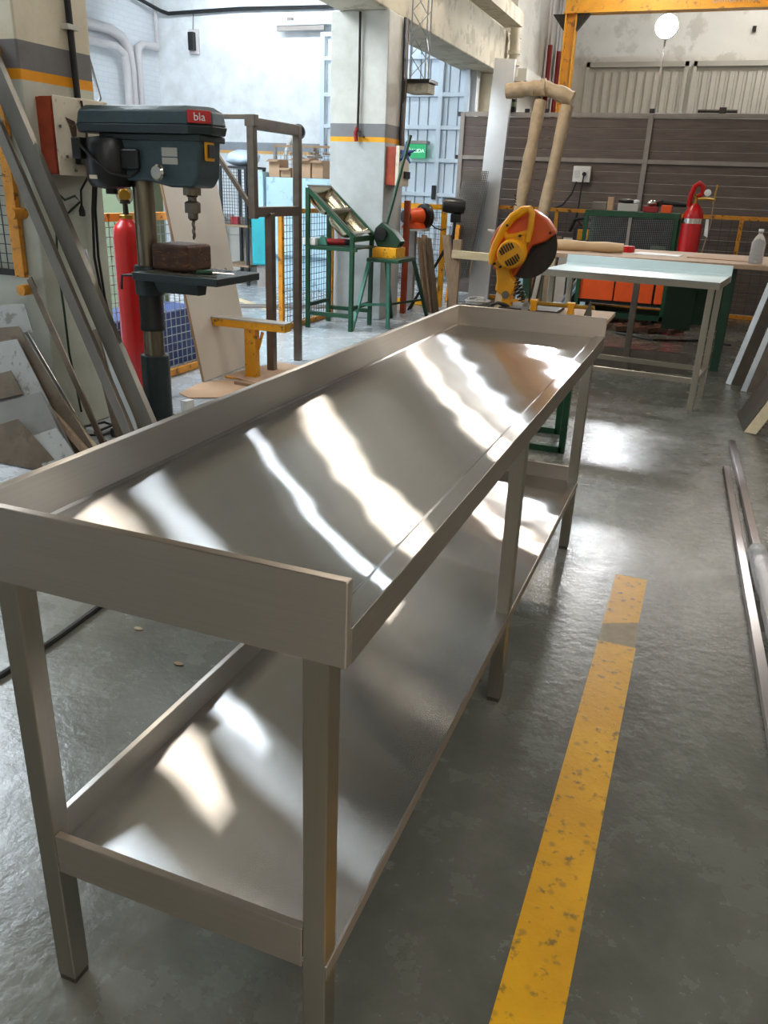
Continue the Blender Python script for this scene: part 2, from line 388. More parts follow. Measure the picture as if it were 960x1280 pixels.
# ================================================================== SETTING
struct(MB().box(-8.9, 5.6, -6.1, 16.2, -0.12, 0).build('floor', 'floor'))
struct(MB().box(-8.9, -3.3, 12.0, 12.2, 0, CEIL_Z).build('wall_back', 'wall_band'))
struct(MB().box(-9.0, -8.8, -6.1, 12.2, 0, CEIL_Z).build('wall_left', 'brick'))
struct(MB().box(-3.25, -3.0, 12.9, 16.2, 0, CEIL_Z).build('wall_center', 'cream_wall'))
struct(MB().box(-3.25, 5.6, 16.0, 16.2, 0, CEIL_Z).build('wall_rear', 'cream_wall'))
struct(MB().box(5.5, 5.7, -6.1, 16.2, 0, CEIL_Z).build('wall_right', 'cream_wall'))
struct(MB().box(-9.0, 5.7, -6.3, -6.1, 0, CEIL_Z).build('wall_front', 'cream_wall'))
struct(MB().box(-3.4, 5.7, -6.3, 16.3, CEIL_Z, CEIL_Z+0.1).build('ceiling', 'ceiling'))
struct(MB().box(-9.0, -3.3, -6.3, 12.3, CEIL_LOW, CEIL_LOW+0.1).build('ceiling', 'ceiling'))
struct(MB().box(-3.4, -3.2, 1.0, 12.9, 3.54, CEIL_Z).build('wall_upper_blocker', 'concrete_beam'))  # unseen wall brought down to the beam to block far bay light
struct(MB().box(-3.4, -3.2, -6.3, 1.0, CEIL_LOW-0.02, CEIL_Z).build('wall_upper_blocker', 'concrete_beam'))
for i, (x, y, sx, sy, col, e) in enumerate(SKY_AND_FILL):
    cz = CEIL_Z if x > -3 else CEIL_LOW
    w = struct(MB().box(x-sx/2, x+sx/2, y-sy/2, y+sy/2, cz-0.03, cz-0.015).build('window_%d' % (i+1), emit('daylight and fill panel %d' % i, col, e)))  # only the first is far bay daylight, the rest are added fill
    f = MB()
    for a in (x-sx/2-0.04, x+sx/2): f.box(a, a+0.04, y-sy/2-0.04, y+sy/2+0.04, cz-0.06, cz)
    for a in (y-sy/2-0.04, y+sy/2): f.box(x-sx/2, x+sx/2, a, a+0.04, cz-0.06, cz)
    f.build('window_frame', 'grey_frame', w)
for i, (x, y, z, sx, sy, col, e) in enumerate(LAMPS):
    order = ['fourth', 'third', 'second', 'first', 'fifth', 'sixth']
    where = order[i] + ' in the row going away' if i < 6 else 'added fill behind the camera'
    t = thing('hanging_or_fill_lamp', '%s linear roof lamp, %s' % ('warm white' if col == WARM else 'cool white', where), 'lamp', (x, y, z))
    MB().box(x-sx/2, x+sx/2, y-sy/2, y+sy/2, z, z+0.02).build('diffuser', emit('lamp glow %d' % i, col, e), t)
    MB().box(x-sx/2-0.02, x+sx/2+0.02, y-sy/2-0.02, y+sy/2+0.02, z+0.02, z+0.08).build('housing', 'white', t)
    for k in (-0.4, 0.4): MB().cyl((x+k*sx, y, z+0.08), (x+k*sx, y, CEIL_Z), 0.008, 6).build('suspension_wire', 'grey_frame', t)

t = thing('wall_fill_lamp', 'unseen lamp added under the far bay roof to brighten the white back wall', 'lamp', (-6.2, 10.7, 4.2))  # fill lamp added to whiten the far bay back wall
MB().quad_slab((-7.9, 10.72, 4.20), (-4.3, 10.72, 4.20), (-4.3, 10.66, 4.06), (-7.9, 10.66, 4.06), 0.01).build('diffuser', emit('wall fill glow', COOL, 30), t)
MB().quad_slab((-7.95, 10.705, 4.24), (-7.95, 10.645, 4.04), (-4.25, 10.645, 4.04), (-4.25, 10.705, 4.24), 0.012).build('housing', 'white', t)
for x in (-7.5, -4.7): MB().cyl((x, 10.68, 4.2), (x, 10.68, CEIL_LOW), 0.01, 6).build('bracket', 'grey_frame', t)

# columns carrying the longitudinal concrete beam
def column(x0, x1, y0, y1, z1, label, mat='column'):
    o = MB().box(x0, x1, y0, y1, 0, z1).build('wall_column', mat, bevel=0.012)
    struct(o, label); return o
col1 = column(-3.6, -2.95, 2.69, 3.22, 2.98, 'near cream concrete column with grey and yellow painted bands')
MT['column_cool_light'] = column_material('column paint with cool light', (206, 204, 196), (182, 185, 183), (126, 126, 128), (240, 170, 30))  # column paint copy with the far bay's bluish light put into its colour
col2 = column(-3.63, -3.0, 7.69, 8.25, 2.98, 'middle concrete column coloured for cool daylight with grey and yellow painted bands', 'column_cool_light')
col3 = column(-3.6, -3.0, 12.25, 12.9, 2.98, 'far concrete column behind the leaning steel sheet')
struct(MB().box(-3.55, -3.02, 1.0, 12.9, 2.98, 3.55).build('ceiling_beam', 'concrete_beam', bevel=0.015), 'stained concrete beam running over the columns')
t = thing('flood_lamp', 'glowing round flood lamp on a thin pole behind the brown partition', 'lamp', (-0.84, 13.0, 0))
MB().lathe((-0.84, 13.0, 3.64), [(0.155, 0.0), (0.165, 0.01), (0.16, 0.06), (0.09, 0.13), (0.03, 0.15)], 28, (0, 1, 0)).build('housing', 'gate_grey', t)
MB().lathe((-0.84, 12.998, 3.64), [(0.15, 0.0), (0.145, 0.012), (0.08, 0.035), (0.0, 0.04)], 28, (0, -1, 0)).build('lens', emit('flood lamp glow', (0.93, 0.96, 1.0), 480), t)
MB().cyl((-0.84, 13.08, 0.0), (-0.84, 13.08, 3.50), 0.014, 8).build('pole', 'grey_frame', t); MB().cyl((-0.84, 13.08, 0), (-0.84, 13.08, 0.03), 0.2, 20).build('foot', 'grey_frame', t)
g = MB()
g.box(-3.02, -2.76, 9.2, 12.3, 3.56, 3.58).box(-2.78, -2.76, 9.2, 12.3, 3.58, 3.74).box(-3.02, -3.0, 9.2, 12.3, 3.58, 3.74)
o = tag(g.build('roof_gutter', 'concrete_beam'), 'pale sheet gutter running along the top of the concrete beam', 'gutter')
t = thing('downpipe', 'stained downpipe with collars dropping from the gutter end beside the beam', 'pipe', (-2.9, 12.5, 2.98))
MB().tube([(-2.9, 12.45, 3.6), (-2.9, 12.5, 3.3), (-2.92, 12.6, 2.98)], 0.075, 12).build('pipe', 'concrete_beam', t)
for z in (3.45, 3.25, 3.1): MB().cyl((-2.9, 12.5, z), (-2.9, 12.5, z+0.05), 0.092, 12).build('collar', 'concrete_beam', t)
struct(MB().box(-3.0, -2.78, 12.9, 15.2, 2.95, 3.12).build('trim_1', 'cream_wall'), 'grimy ledge along the white side wall')

# sheet metal sliding door of the far bay
d = thing('door_1', 'pale blue white sheet metal sliding door with square tube frame', 'door', (-4.6, 11.9, 0)); del d['category']; d['kind'] = 'structure'
x = -5.66
while x < -3.42:
    x1 = min(x+0.152, -3.40)
    MB().prism([(x+0.004, 11.93), (x+0.012, 11.915), (x1-0.012, 11.915), (x1-0.004, 11.93)], 'z', 0.06, 3.5).build('panel', 'door_white', d)
    x += 0.152
for z in (0.10, 0.46, 0.87, 1.29, 1.77, 2.22, 2.66, 3.15, 3.47):
    MB().box(-5.74, -3.38, 11.86, 11.915, z-0.028, z+0.028).build('crossbar', 'door_white', d, bevel=0.004)
for x in (-5.72, -4.75, -3.80, -3.40):
    MB().box(x-0.035, x+0.035, 11.855, 11.915, 0.04, 3.5).build('upright', 'door_white', d, bevel=0.004)
MB().box(-3.84, -3.78, 11.80, 11.855, 1.22, 1.42).build('door_latch', 'black_metal', d, bevel=0.01)
t = thing('door_track', 'horizontal steel track carrying the pale sliding door', 'track', (-5, 11.95, 3.55))
MB().box(-6.5, -3.4, 11.84, 12.0, 3.60, 3.66).build('rail', 'door_white', t)
MB().box(-6.5, -5.7, 11.86, 11.90, 3.53, 3.60).build('rail_lip', 'grey_frame', t)
MB().box(-6.36, -6.28, 11.93, 12.0, 3.66, 3.72).build('bracket', 'grey_frame', t)

# grey sheet gates high on the rear wall of the near bay
def gate(x0, x1, label):
    d = thing('door_2', label, 'door', (x0, 15.9, 0)); del d['category']; d['kind'] = 'structure'
    MB().box(x0, x1, 15.94, 16.0, 0, 3.58).build('sheet', 'gate_grey', d)
    n = max(4, int((x1-x0)/0.14)); w = (x1-x0)/n
    for i in range(n):
        a = x0 + i*w
        MB().prism([(a+0.02, 15.94), (a+0.035, 15.90), (a+w-0.035, 15.90), (a+w-0.02, 15.94)], 'z', 0.15, 3.42).build('panel', 'gate_grey', d)
    MB().box(x0, x1, 15.87, 15.94, 3.5, 3.58).build('top_rail', 'gate_grey', d)
    for a in (x0, x1-0.06): MB().box(a, a+0.06, 15.87, 15.94, 0, 3.58).build('stile', 'gate_grey', d)
gate(-2.37, -0.62, 'left grey ribbed sheet gate behind the brown partition')
gate(-0.54, 2.2, 'right grey ribbed sheet gate behind the brown partition')
t = thing('gate_bolt', 'rusty sliding bolt lying across the right grey gate', 'bolt', (0.2, 15.88, 2.85))
MB().cyl((-0.35, 15.85, 2.80), (0.30, 15.85, 2.80), 0.025, 8).build('rod', 'dark_iron', t)
MB().box(0.0, 0.12, 15.82, 15.87, 2.75, 2.86).build('keeper', 'dark_iron', t)

# yellow floor marking, the near end worn through once
fm = thing('floor_marking', 'worn yellow painted line on the concrete right of the workbench', 'floor line', (0.25, 1.2, 0))
MB().box(0.190, 0.312, -1.5, 1.68, 0, 0.0015).build('painted_band', 'floor_yellow', fm)
MB().prism([(0.188, 1.80), (0.305, 1.86), (0.305, 2.225), (0.188, 2.225)], 'z', 0, 0.0015).build('painted_band', 'floor_yellow', fm)
MB().prism([(0.192, 1.68), (0.310, 1.68), (0.305, 1.86), (0.188, 1.80)], 'z', 0, 0.0012).build('worn_patch', 'tape', fm, label='bare tan patch where the yellow has worn off')
tag(MB().prism([(-6.9, 9.4), (-6.9, 9.55), (-4.2, 7.62), (-4.2, 7.47)], 'z', 0, 0.0015).build('floor_marking', 'wood_pale'), 'faded pale yellow line on the lighter floor of the far bay', 'floor line')

# ================================================================== MAIN WORKBENCH
L, WD, T, RIM, APR = 2.4241, 0.5978, 0.95, 0.8807, 0.8307
wb = thing('workbench', 'long brushed stainless steel workbench with upstands and lower shelf', 'workbench', (-0.3, 1.2, 0))
deck = MB()
prof = [(0, RIM), (-0.034, RIM), (-0.042, RIM-0.007), (-0.50, RIM-0.008), (-WD+0.022, RIM-0.007), (-WD+0.0165, RIM-0.0015), (-WD+0.0165, APR+0.01), (0, APR+0.01)]
deck.prism([(a, b) for a, b in prof], 'y', 0.0155, L-0.0155)
deck.build('worktop', 'steel_y', wb, bevel=0.0015)
MB().box(-0.0015, 0.0005, 0.015, L-0.015, APR, RIM+0.0005).build('front_apron', 'steel_front', wb, bevel=0.0008)
MB().box(-WD, -WD+0.016, 0.0, L, APR, T).build('back_upstand', 'steel_up', wb, bevel=0.0025)
MB().box(-WD, 0.0, 0.0, 0.0155, APR, T).build('end_upstand', 'steel_x', wb, bevel=0.0025)
MB().box(-WD, 0.0, L-0.0155, L, APR, T).build('end_upstand', 'steel_x', wb, bevel=0.0025)
ix, iy, lg, ym = 0.0289, 0.0131, 0.0384, 1.1944
for x0 in (-ix-lg, -WD+ix):
    for y0 in (iy, ym, L-iy-lg):
        MB().box(x0, x0+lg, y0, y0+lg, 0.012, APR+0.01).build('leg', 'steel_leg', wb, bevel=0.003)
        MB().box(x0+0.002, x0+lg-0.002, y0+0.002, y0+lg-0.002, 0.0, 0.0125).build('foot', 'tube_steel', wb)
sh = MB()
SX0, SX1 = -WD+ix+0.0005, -ix-0.001
sh.box(SX0, SX1, iy+0.002, L-iy-0.002, 0.284, 0.2936)
sh.build('lower_shelf', 'steel_y', wb, bevel=0.001)
MB().box(SX1-0.0005, SX1+0.0035, iy, L-iy, 0.2665, 0.2945).build('shelf_lip', 'steel_front', wb, bevel=0.001)
MB().box(SX0+0.001, SX0+0.014, iy+0.002, L-iy-0.002, 0.2735, 0.3526).build('shelf_upstand', 'steel_up', wb, bevel=0.002)
for y0 in (iy+0.001, L-iy-0.015):
    MB().box(SX0+lg, SX1-lg, y0, y0+0.014, 0.2735, 0.3526).build('shelf_upstand', 'steel_x', wb, bevel=0.002)


# ================================================================== LEFT: column fittings, drill press, cylinder
XF = -2.95   # face of the near column
t = thing('switch_box', 'large cream switch box with red sides and scorched label on the near column', 'electrical box', (XF, 2.88, 1.38))
MB().box(XF, XF+0.09, 2.79, 2.985, 1.375, 1.735).build('case', 'red_dark', t, bevel=0.006)
MB().box(XF+0.09, XF+0.10, 2.785, 2.99, 1.37, 1.74).build('cover', 'box_cream', t, bevel=0.004)
MB().box(XF, XF+0.085, 2.775, 2.789, 1.38, 1.73).build('side_plate', 'rust_side', t)
MB().prism([(2.86, 1.645), (2.925, 1.63), (2.935, 1.60), (2.93, 1.56), (2.895, 1.55), (2.885, 1.60)], 'x', XF+0.10, XF+0.1012).build('burn_mark', 'wood_dark', t, label='brown scorched patch')
MB().box(XF+0.10, XF+0.135, 2.90, 2.965, 1.425, 1.485).build('rocker_switch', 'black', t, bevel=0.008)
for y, z in ((2.815, 1.60), (2.845, 1.46), (2.90, 1.395)):
    MB().cyl((XF+0.10, y, z), (XF+0.105, y, z), 0.008, 10).build('screw', 'steel_dull', t)
t = thing('starter_box', 'cream starter box with orange and red buttons beside the switch box', 'electrical box', (XF, 3.1, 1.38))
MB().box(XF, XF+0.085, 2.995, 3.215, 1.375, 1.745).build('case', 'box_cream', t, bevel=0.005)
for a in (MB().box(XF+0.085, XF+0.088, 3.01, 3.18, 1.60, 1.735), MB().box(XF+0.085, XF+0.088, 3.01, 3.18, 1.47, 1.585)): a.build('cover_plate', 'box_cream', t, bevel=0.001)
MB().box(XF+0.085, XF+0.12, 3.005, 3.03, 1.415, 1.465).build('button', 'black', t, bevel=0.004)
MB().box(XF+0.085, XF+0.125, 3.032, 3.055, 1.415, 1.465).build('button', 'orange', t, bevel=0.004, label='orange push button')
MB().box(XF+0.085, XF+0.12, 3.06, 3.08, 1.415, 1.45).build('button', 'red', t, bevel=0.004, label='red push button')
MB().cyl((XF+0.088, 3.06, 1.69), (XF+0.10, 3.06, 1.69), 0.008, 10).build('lock', 'black_metal', t)
lettering('lettering', 'MONO-CAM', 0.026, (XF+0.0885, 3.07, 1.548), (PI/2, 0, PI/2), 'black', t)
lettering('lettering', '220', 0.026, (XF+0.0885, 3.06, 1.515), (PI/2, 0, PI/2), 'black', t)
t = thing('cable_conduit', 'thick black cable conduit clipped down the near column to the boxes', 'conduit', (XF, 3.05, 1.75))
MB().tube([(XF+0.02, 3.05, 2.97), (XF+0.02, 3.05, 2.3), (XF+0.02, 3.06, 1.745)], 0.017, 10).build('sleeve', 'black', t)
MB().box(XF, XF+0.045, 3.01, 3.09, 2.06, 2.085).build('clip', 'cream_wall', t, bevel=0.003)
t = thing('plug_cable', 'thin black cable hanging over the switch box ending in a loose plug', 'cable', (XF+0.1, 2.99, 1.2))
MB().tube([(XF+0.105, 2.985, 1.73), (XF+0.115, 2.98, 1.68), (XF+0.112, 2.995, 1.58), (XF+0.112, 2.985, 1.46), (XF+0.11, 2.98, 1.37), (XF+0.06, 2.97, 1.30), (XF+0.05, 2.975, 1.22)], 0.006, 8).build('cord', 'black', t)
MB().lathe((XF+0.05, 2.975, 1.165), [(0.004, 0), (0.016, 0.004), (0.018, 0.03), (0.010, 0.05), (0.006, 0.06)], 12).build('plug', 'black', t)
t = MB().tube([(XF+0.02, 2.80, 1.375), (XF+0.05, 2.78, 1.30), (XF+0.06, 2.84, 1.25), (XF+0.05, 2.93, 1.27), (XF+0.03, 2.99, 1.24), (XF+0.02, 2.86, 1.16), (XF+0.02, 2.80, 1.10), (XF+0.02, 2.78, 0.95), (XF+0.02, 2.79, 0.70), (XF+0.015, 2.80, 0.45), (XF+0.02, 2.84, 0.1)], 0.006, 8)
tag(t.build('green_cable', 'green_dark'), 'thin green cable looping under the switch box and down the column', 'cable')
for k, (dy, lab) in enumerate(((0.0, 'left'), (0.022, 'right'))):
    t = MB().tube([(XF+0.10, 3.045+dy, 1.42), (XF+0.05, 3.06+dy, 1.2), (XF+0.04, 3.05+dy*1.5, 0.95), (XF+0.035, 3.09+dy, 0.72), (XF+0.03, 3.12+dy*2, 0.52), (XF+0.04, 3.22+dy, 0.30), (XF+0.1, 3.26+dy, 0.05), (XF+0.22, 3.15+dy, 0.012)], 0.0075, 8)
    tag(t.build('power_cable', 'black'), '%s one of the two black cables dropping from the orange button box to the floor' % lab, 'cable')
t = MB().tube([(-3.0, 3.30, 1.74), (-3.06, 3.40, 1.78), (-3.2, 3.52, 1.95), (-3.30, 3.56, 2.2), (-3.36, 3.5, 2.5), (-3.5, 3.42, 3.0)], 0.008, 8)
tag(t.build('overhead_cable', 'black'), 'black cable curving up from behind the near column to the beam', 'cable')

# drill press
DX, DY = -2.47, 2.95
dp = thing('drill_press', 'blue grey pillar drill press with red badge and black motor beside the near column', 'drill press', (DX, DY, 0))
MB().box(DX-0.22, DX+0.30, DY-0.17, DY+0.17, 0, 0.05).build('base_plate', 'blue_grey_dark', dp, bevel=0.01)
MB().lathe((DX, DY, 0.05), [(0.11, 0), (0.11, 0.05), (0.078, 0.07), (0.078, 0.41), (0.074, 0.415)], 28).build('column_socket', 'blue_grey_dark', dp)
MB().cyl((DX, DY, 0.4), (DX, DY, 1.40), 0.055, 28).build('column', 'cast', dp)
MB().lathe((DX, DY, 0.60), [(0.066, 0), (0.068, 0.02), (0.064, 0.03), (0.064, 0.20), (0.060, 0.21)], 28).build('collar', 'black', dp)
br = MB().lathe((DX, DY, 0.79), [(0.074, 0), (0.078, 0.01), (0.078, 0.14), (0.073, 0.15)], 28)
br.prism([(DY-0.06, 0.905), (DY-0.03, 0.81), (DY+0.03, 0.81), (DY+0.06, 0.905)], 'x', DX+0.03, DX+0.33)
br.build('table_bracket', 'blue_grey_dark', dp)
MB().tube([(DX-0.06, DY-0.05, 0.89), (DX-0.10, DY-0.10, 0.89), (DX-0.105, DY-0.105, 0.82)], 0.008, 8).build('clamp_lever', 'black_metal', dp)
tb = MB().box(DX+0.04, DX+0.55, DY-0.20, DY+0.22, 0.885, 0.925)
tb.build('work_table', 'blue_grey_dark', dp, bevel=0.006)
MB().box(DX+0.10, DX+0.52, DY-0.17, DY-0.155, 0.925, 0.932).build('table_rib', 'cast', dp)
# head casting
hd = MB().prism([(DX-0.09, 1.355), (DX+0.10, 1.36), (DX+0.235, 1.335), (DX+0.37, 1.335), (DX+0.405, 1.39), (DX+0.415, 1.57), (DX-0.15, 1.57), (DX-0.13, 1.47)], 'y', DY-0.10, DY+0.10)
hd.build('head', 'blue_grey', dp, bevel=0.018, seg=3)
MB().prism([(DX-0.16, 1.545), (DX+0.43, 1.545), (DX+0.43, 1.575), (DX-0.16, 1.575)], 'y', DY-0.115, DY+0.115).build('head_flange', 'blue_grey_dark', dp, bevel=0.006)
# belt cover: lower lip and domed upper shell
def oct_(x0, x1, y0, y1, c, k): return [(x0+c*k, y0), (x1-c, y0), (x1, y0+c), (x1, y1-c), (x1-c, y1), (x0+c*k, y1), (x0, y1-c*k), (x0, y0+c*k)]
def loft(mb, levels):
    n = len(levels[0][1]); o = len(mb.v)
    for z, poly in levels: mb.v += [Vector((a, b, z)) for a, b in poly]
    for k in range(len(levels)-1):
        for i in range(n):
            mb.f.append((o+k*n+i, o+k*n+(i+1) % n, o+(k+1)*n+(i+1) % n, o+(k+1)*n+i)); mb.sm.append(False)
    mb.f.append(tuple(o+i for i in range(n))); mb.f.append(tuple(o+(len(levels)-1)*n+i for i in range(n-1, -1, -1))); mb.sm += [False, False]
    return mb
CX0, CX1, CY0, CY1 = DX-0.305, DX+0.475, DY-0.15, DY+0.15
loft(MB(), [(1.575, oct_(CX0+0.01, CX1-0.01, CY0+0.01, CY1-0.01, 0.08, 0.5)), (1.615, oct_(CX0, CX1, CY0, CY1, 0.085, 0.5))]).build('belt_cover_base', 'blue_grey_dark', dp, bevel=0.006)
loft(MB(), [(1.616, oct_(CX0+0.004, CX1-0.004, CY0+0.004, CY1-0.004, 0.085, 0.5)), (1.675, oct_(CX0+0.012, CX1-0.012, CY0+0.012, CY1-0.012, 0.085, 0.5)), (1.70, oct_(CX0+0.035, CX1-0.05, CY0+0.04, CY1-0.04, 0.085, 0.5))]).build('belt_cover', 'blue_grey', dp, bevel=0.008)
# badge on the chamfered front corner
P0 = Vector((CX1-0.085-0.008, CY0+0.004, 1.622)); P1 = Vector((CX1-0.008, CY0+0.085, 1.622)); dd = (P1-P0).normalized(); nn = Vector((dd.y, -dd.x, 0))
a, b = P0+dd*0.003+nn*0.004, P1-dd*0.003+nn*0.004
bd = MB().quad_slab(a, b, b-nn*0.008+Vector((0, 0, 0.055)), a-nn*0.008+Vector((0, 0, 0.055)), 0.012).build('badge', 'red', dp, label='red maker badge with white letters')
lt = lettering('lettering', 'bla', 0.05, (a+b)/2+nn*0.0105+Vector((0, 0, 0.027)), (PI/2-0.14, 0, math.atan2(dd.y, dd.x)), 'white', bd, 0.002)
MB().box(DX+0.20, DX+0.29, DY-0.1025, DY-0.10, 1.475, 1.515).build('rating_plate', 'gate_grey', dp)
MB().box(DX+0.20, DX+0.29, DY-0.1025, DY-0.10, 1.44, 1.47).build('rating_plate', 'gate_grey', dp)
MB().box(DX+0.415, DX+0.425, DY-0.06, DY+0.02, 1.46, 1.55).build('switch_surround', 'yellow', dp, bevel=0.004)
MB().box(DX+0.425, DX+0.435, DY-0.045, DY+0.005, 1.475, 1.535).build('power_switch', 'black', dp, bevel=0.004)
MB().lathe((DX+0.20, DY-0.10, 1.40), [(0.02, 0), (0.02, 0.03), (0.036, 0.032), (0.038, 0.05), (0.03, 0.058)], 24, (0, -1, 0)).build('hub_knob', 'chrome', dp)
MB().box(DX-0.03, DX+0.075, DY-0.13, DY-0.10, 1.41, 1.505).build('junction_box', 'black_metal', dp, bevel=0.012)
MB().cyl((DX+0.295, DY, 1.30), (DX+0.295, DY, 1.35), 0.045, 24).build('quill', 'cast', dp)
MB().lathe((DX+0.295, DY, 1.18), [(0.018, 0), (0.026, 0.01), (0.026, 0.035), (0.040, 0.037), (0.040, 0.085), (0.03, 0.092), (0.022, 0.094), (0.022, 0.11), (0.03, 0.115), (0.02, 0.13)], 24).build('chuck', 'tube_steel', dp)
db = MB(); db.tube([(DX+0.295+0.0018*math.cos(k*1.1), DY+0.0018*math.sin(k*1.1), 1.182-k*0.006) for k in range(17)], [0.0085]*15+[0.006, 0.002], 8)
db.build('drill_bit', 'tube_steel', dp)
mt = MB().lathe((DX-0.135, DY-0.08, 1.315), [(0.05, 0), (0.10, 0.012), (0.115, 0.04), (0.118, 0.12), (0.115, 0.20), (0.10, 0.235), (0.05, 0.245)], 28).build('motor', 'black_metal', dp)
MB().cyl((DX-0.135, DY-0.08, 1.29), (DX-0.135, DY-0.08, 1.32), 0.03, 16).build('motor_boss', 'black_metal', mt)
MB().box(DX-0.275, DX-0.22, DY-0.19, DY-0.11, 1.45, 1.55).build('terminal_box', 'black_metal', mt, bevel=0.008)
MB().box(DX-0.17, DX-0.125, DY-0.2, DY-0.19, 1.36, 1.378).build('motor_label', 'box_cream', mt)
MB().box(DX-0.13, DX-0.05, DY-0.06, DY+0.06, 1.50, 1.54).build('motor_mount', 'black_metal', dp, bevel=0.004)
MB().tube([(DX-0.24, DY-0.19, 1.53), (DX-0.14, DY-0.20, 1.46), (DX-0.06, DY-0.17, 1.39), (DX+0.02, DY-0.13, 1.375), (DX+0.06, DY-0.11, 1.41)], 0.008, 8).build('motor_cable', 'black', dp)
tag(MB().box(DX+0.115, DX+0.335, DY-0.13, DY+0.10, 0.934, 1.067).build('timber_block', 'wood_dark', bevel=0.02, seg=3), 'dark oil soaked timber block under the drill bit', 'wood block')
t = thing('screwdriver', 'screwdriver with green handle lying on the drill table', 'screwdriver', (DX+0.42, DY-0.13, 0.94))
MB().cone((DX+0.40, DY-0.15, 0.9445), (DX+0.475, DY-0.12, 0.9445), 0.0105, 0.0115, 12).build('handle', 'green', t)
MB().cyl((DX+0.47, DY-0.122, 0.9445), (DX+0.56, DY-0.06, 0.938), 0.0045, 8).build('blade', 'chrome', t)
t = MB()
for k in range(40):
    x, y = DX+random.uniform(0.1, 0.5), DY+random.uniform(-0.18, 0.2); a = random.uniform(0, 3)
    t.bar((x, y, 0.930), (x+0.03*math.cos(a), y+0.03*math.sin(a), 0.933), 0.006, 0.004)
tag(t.build('drilling_swarf', 'cast'), 'loose metal swarf scattered over the drill table', 'swarf', kind='stuff')

# red gas cylinder behind the drill
gx, gy = -3.15, 3.66
gc = thing('gas_cylinder', 'tall slim red gas cylinder with regulator standing between column and drill', 'gas cylinder', (gx, gy, 0))
MB().lathe((gx, gy, 0), [(0.085, 0), (0.092, 0.01), (0.092, 1.03), (0.088, 1.06), (0.072, 1.09), (0.045, 1.115), (0.04, 1.13)], 32).build('body', 'red', gc)
MB().lathe((gx, gy, 1.13), [(0.04, 0), (0.042, 0.02), (0.03, 0.025)], 20).build('collar', 'brass', gc)
MB().lathe((gx, gy, 1.155), [(0.018, 0), (0.016, 0.06), (0.035, 0.065), (0.035, 0.085)], 16).build('valve', 'dark_iron', gc)
rg = MB().lathe((gx, gy, 1.27), [(0.05, -0.02), (0.056, -0.015), (0.056, 0.015), (0.05, 0.02)], 24, (0.6, -0.8, 0)).build('regulator', 'chrome', gc)
MB().lathe((gx+0.012, gy-0.016, 1.27), [(0.038, 0), (0.03, 0.006)], 20, (0.6, -0.8, 0)).build('dial', 'brass', rg)

# cream board leaning against the mesh screen
t = thing('laminate_board', 'large cream laminate board leaning on its long edge behind the drill table', 'board', (-3.0, 4.5, 0))
MB().quad_slab((-3.0, 4.19, 0), (-3.02, 4.90, 0), (-3.337, 4.90, 1.66), (-3.327, 4.19, 1.66), 0.018).build('face', 'cream_board', t)
MB().quad_slab((-3.001, 4.186, 0), (-3.0, 4.192, 0), (-3.327, 4.192, 1.66), (-3.328, 4.186, 1.66), 0.018).build('raw_edge', 'panel_edge', t)

# cardboard and scraps on the floor
def sheet(name, label, mat, pts, z=0.004, t=0.004, cat='cardboard'):
    return tag(MB().prism(pts, 'z', z, z+t).build(name, mat), label, cat)
sheet('cardboard_sheet', 'torn brown cardboard flattened on the floor below the cream board', 'cardboard', [(-2.93, 3.80), (-2.80, 3.72), (-2.60, 3.85), (-2.50, 4.10), (-2.62, 4.36), (-2.88, 4.30), (-2.98, 4.12)])
sheet('cardboard_sheet', 'paler cardboard flap on the floor behind the yellow stand', 'board', [(-2.95, 4.42), (-2.6, 4.30), (-2.42, 4.62), (-2.5, 5.0), (-2.84, 5.05)], 0.009)
tag(MB().prism([(-2.66, 3.43), (-2.62, 3.43), (-2.60, 3.49), (-2.64, 3.50)], 'z', 0, 0.07).build('plastic_offcut', 'white'), 'small white plastic offcut standing on the floor by the drill column', 'offcut')
tag(MB().bar((-2.74, 4.22, 0.02), (-2.52, 4.20, 0.02), 0.03, 0.02).build('wood_strip', 'wood'), 'short wooden strip lying on the torn cardboard', 'wood strip')

# welded tube frame
tf = thing('tube_frame', 'tall welded raw steel tube frame standing behind the drill press', 'frame', (-2.76, 4.9, 0))
w = 0.055
def tb_(p, q, ww=w, hh=w): MB().bar(p, q, ww, hh).build('tube', 'tube_steel', tf, bevel=0.004)
tb_((-2.76, 4.57, 1.13), (-2.76, 4.57, 1.80)); tb_((-2.76, 5.25, 0), (-2.76, 5.25, 1.775)); tb_((-2.74, 4.77, 0), (-2.74, 4.77, 1.165), 0.06, 0.06)
tb_((-2.76, 4.60, 1.745), (-2.76, 5.28, 1.745), 0.05, 0.075); tb_((-2.76, 4.57, 1.175), (-2.76, 5.25, 1.175), 0.05, 0.07)
tb_((-3.27, 4.57, 1.785), (-2.74, 4.57, 1.785), 0.04, 0.03); tb_((-2.77, 4.565, 1.20), (-3.22, 4.565, 1.77), 0.03, 0.03)
MB().box(-2.80, -2.72, 4.54, 4.60, 1.725, 1.80).build('end_plate', 'tube_steel', tf, bevel=0.004)

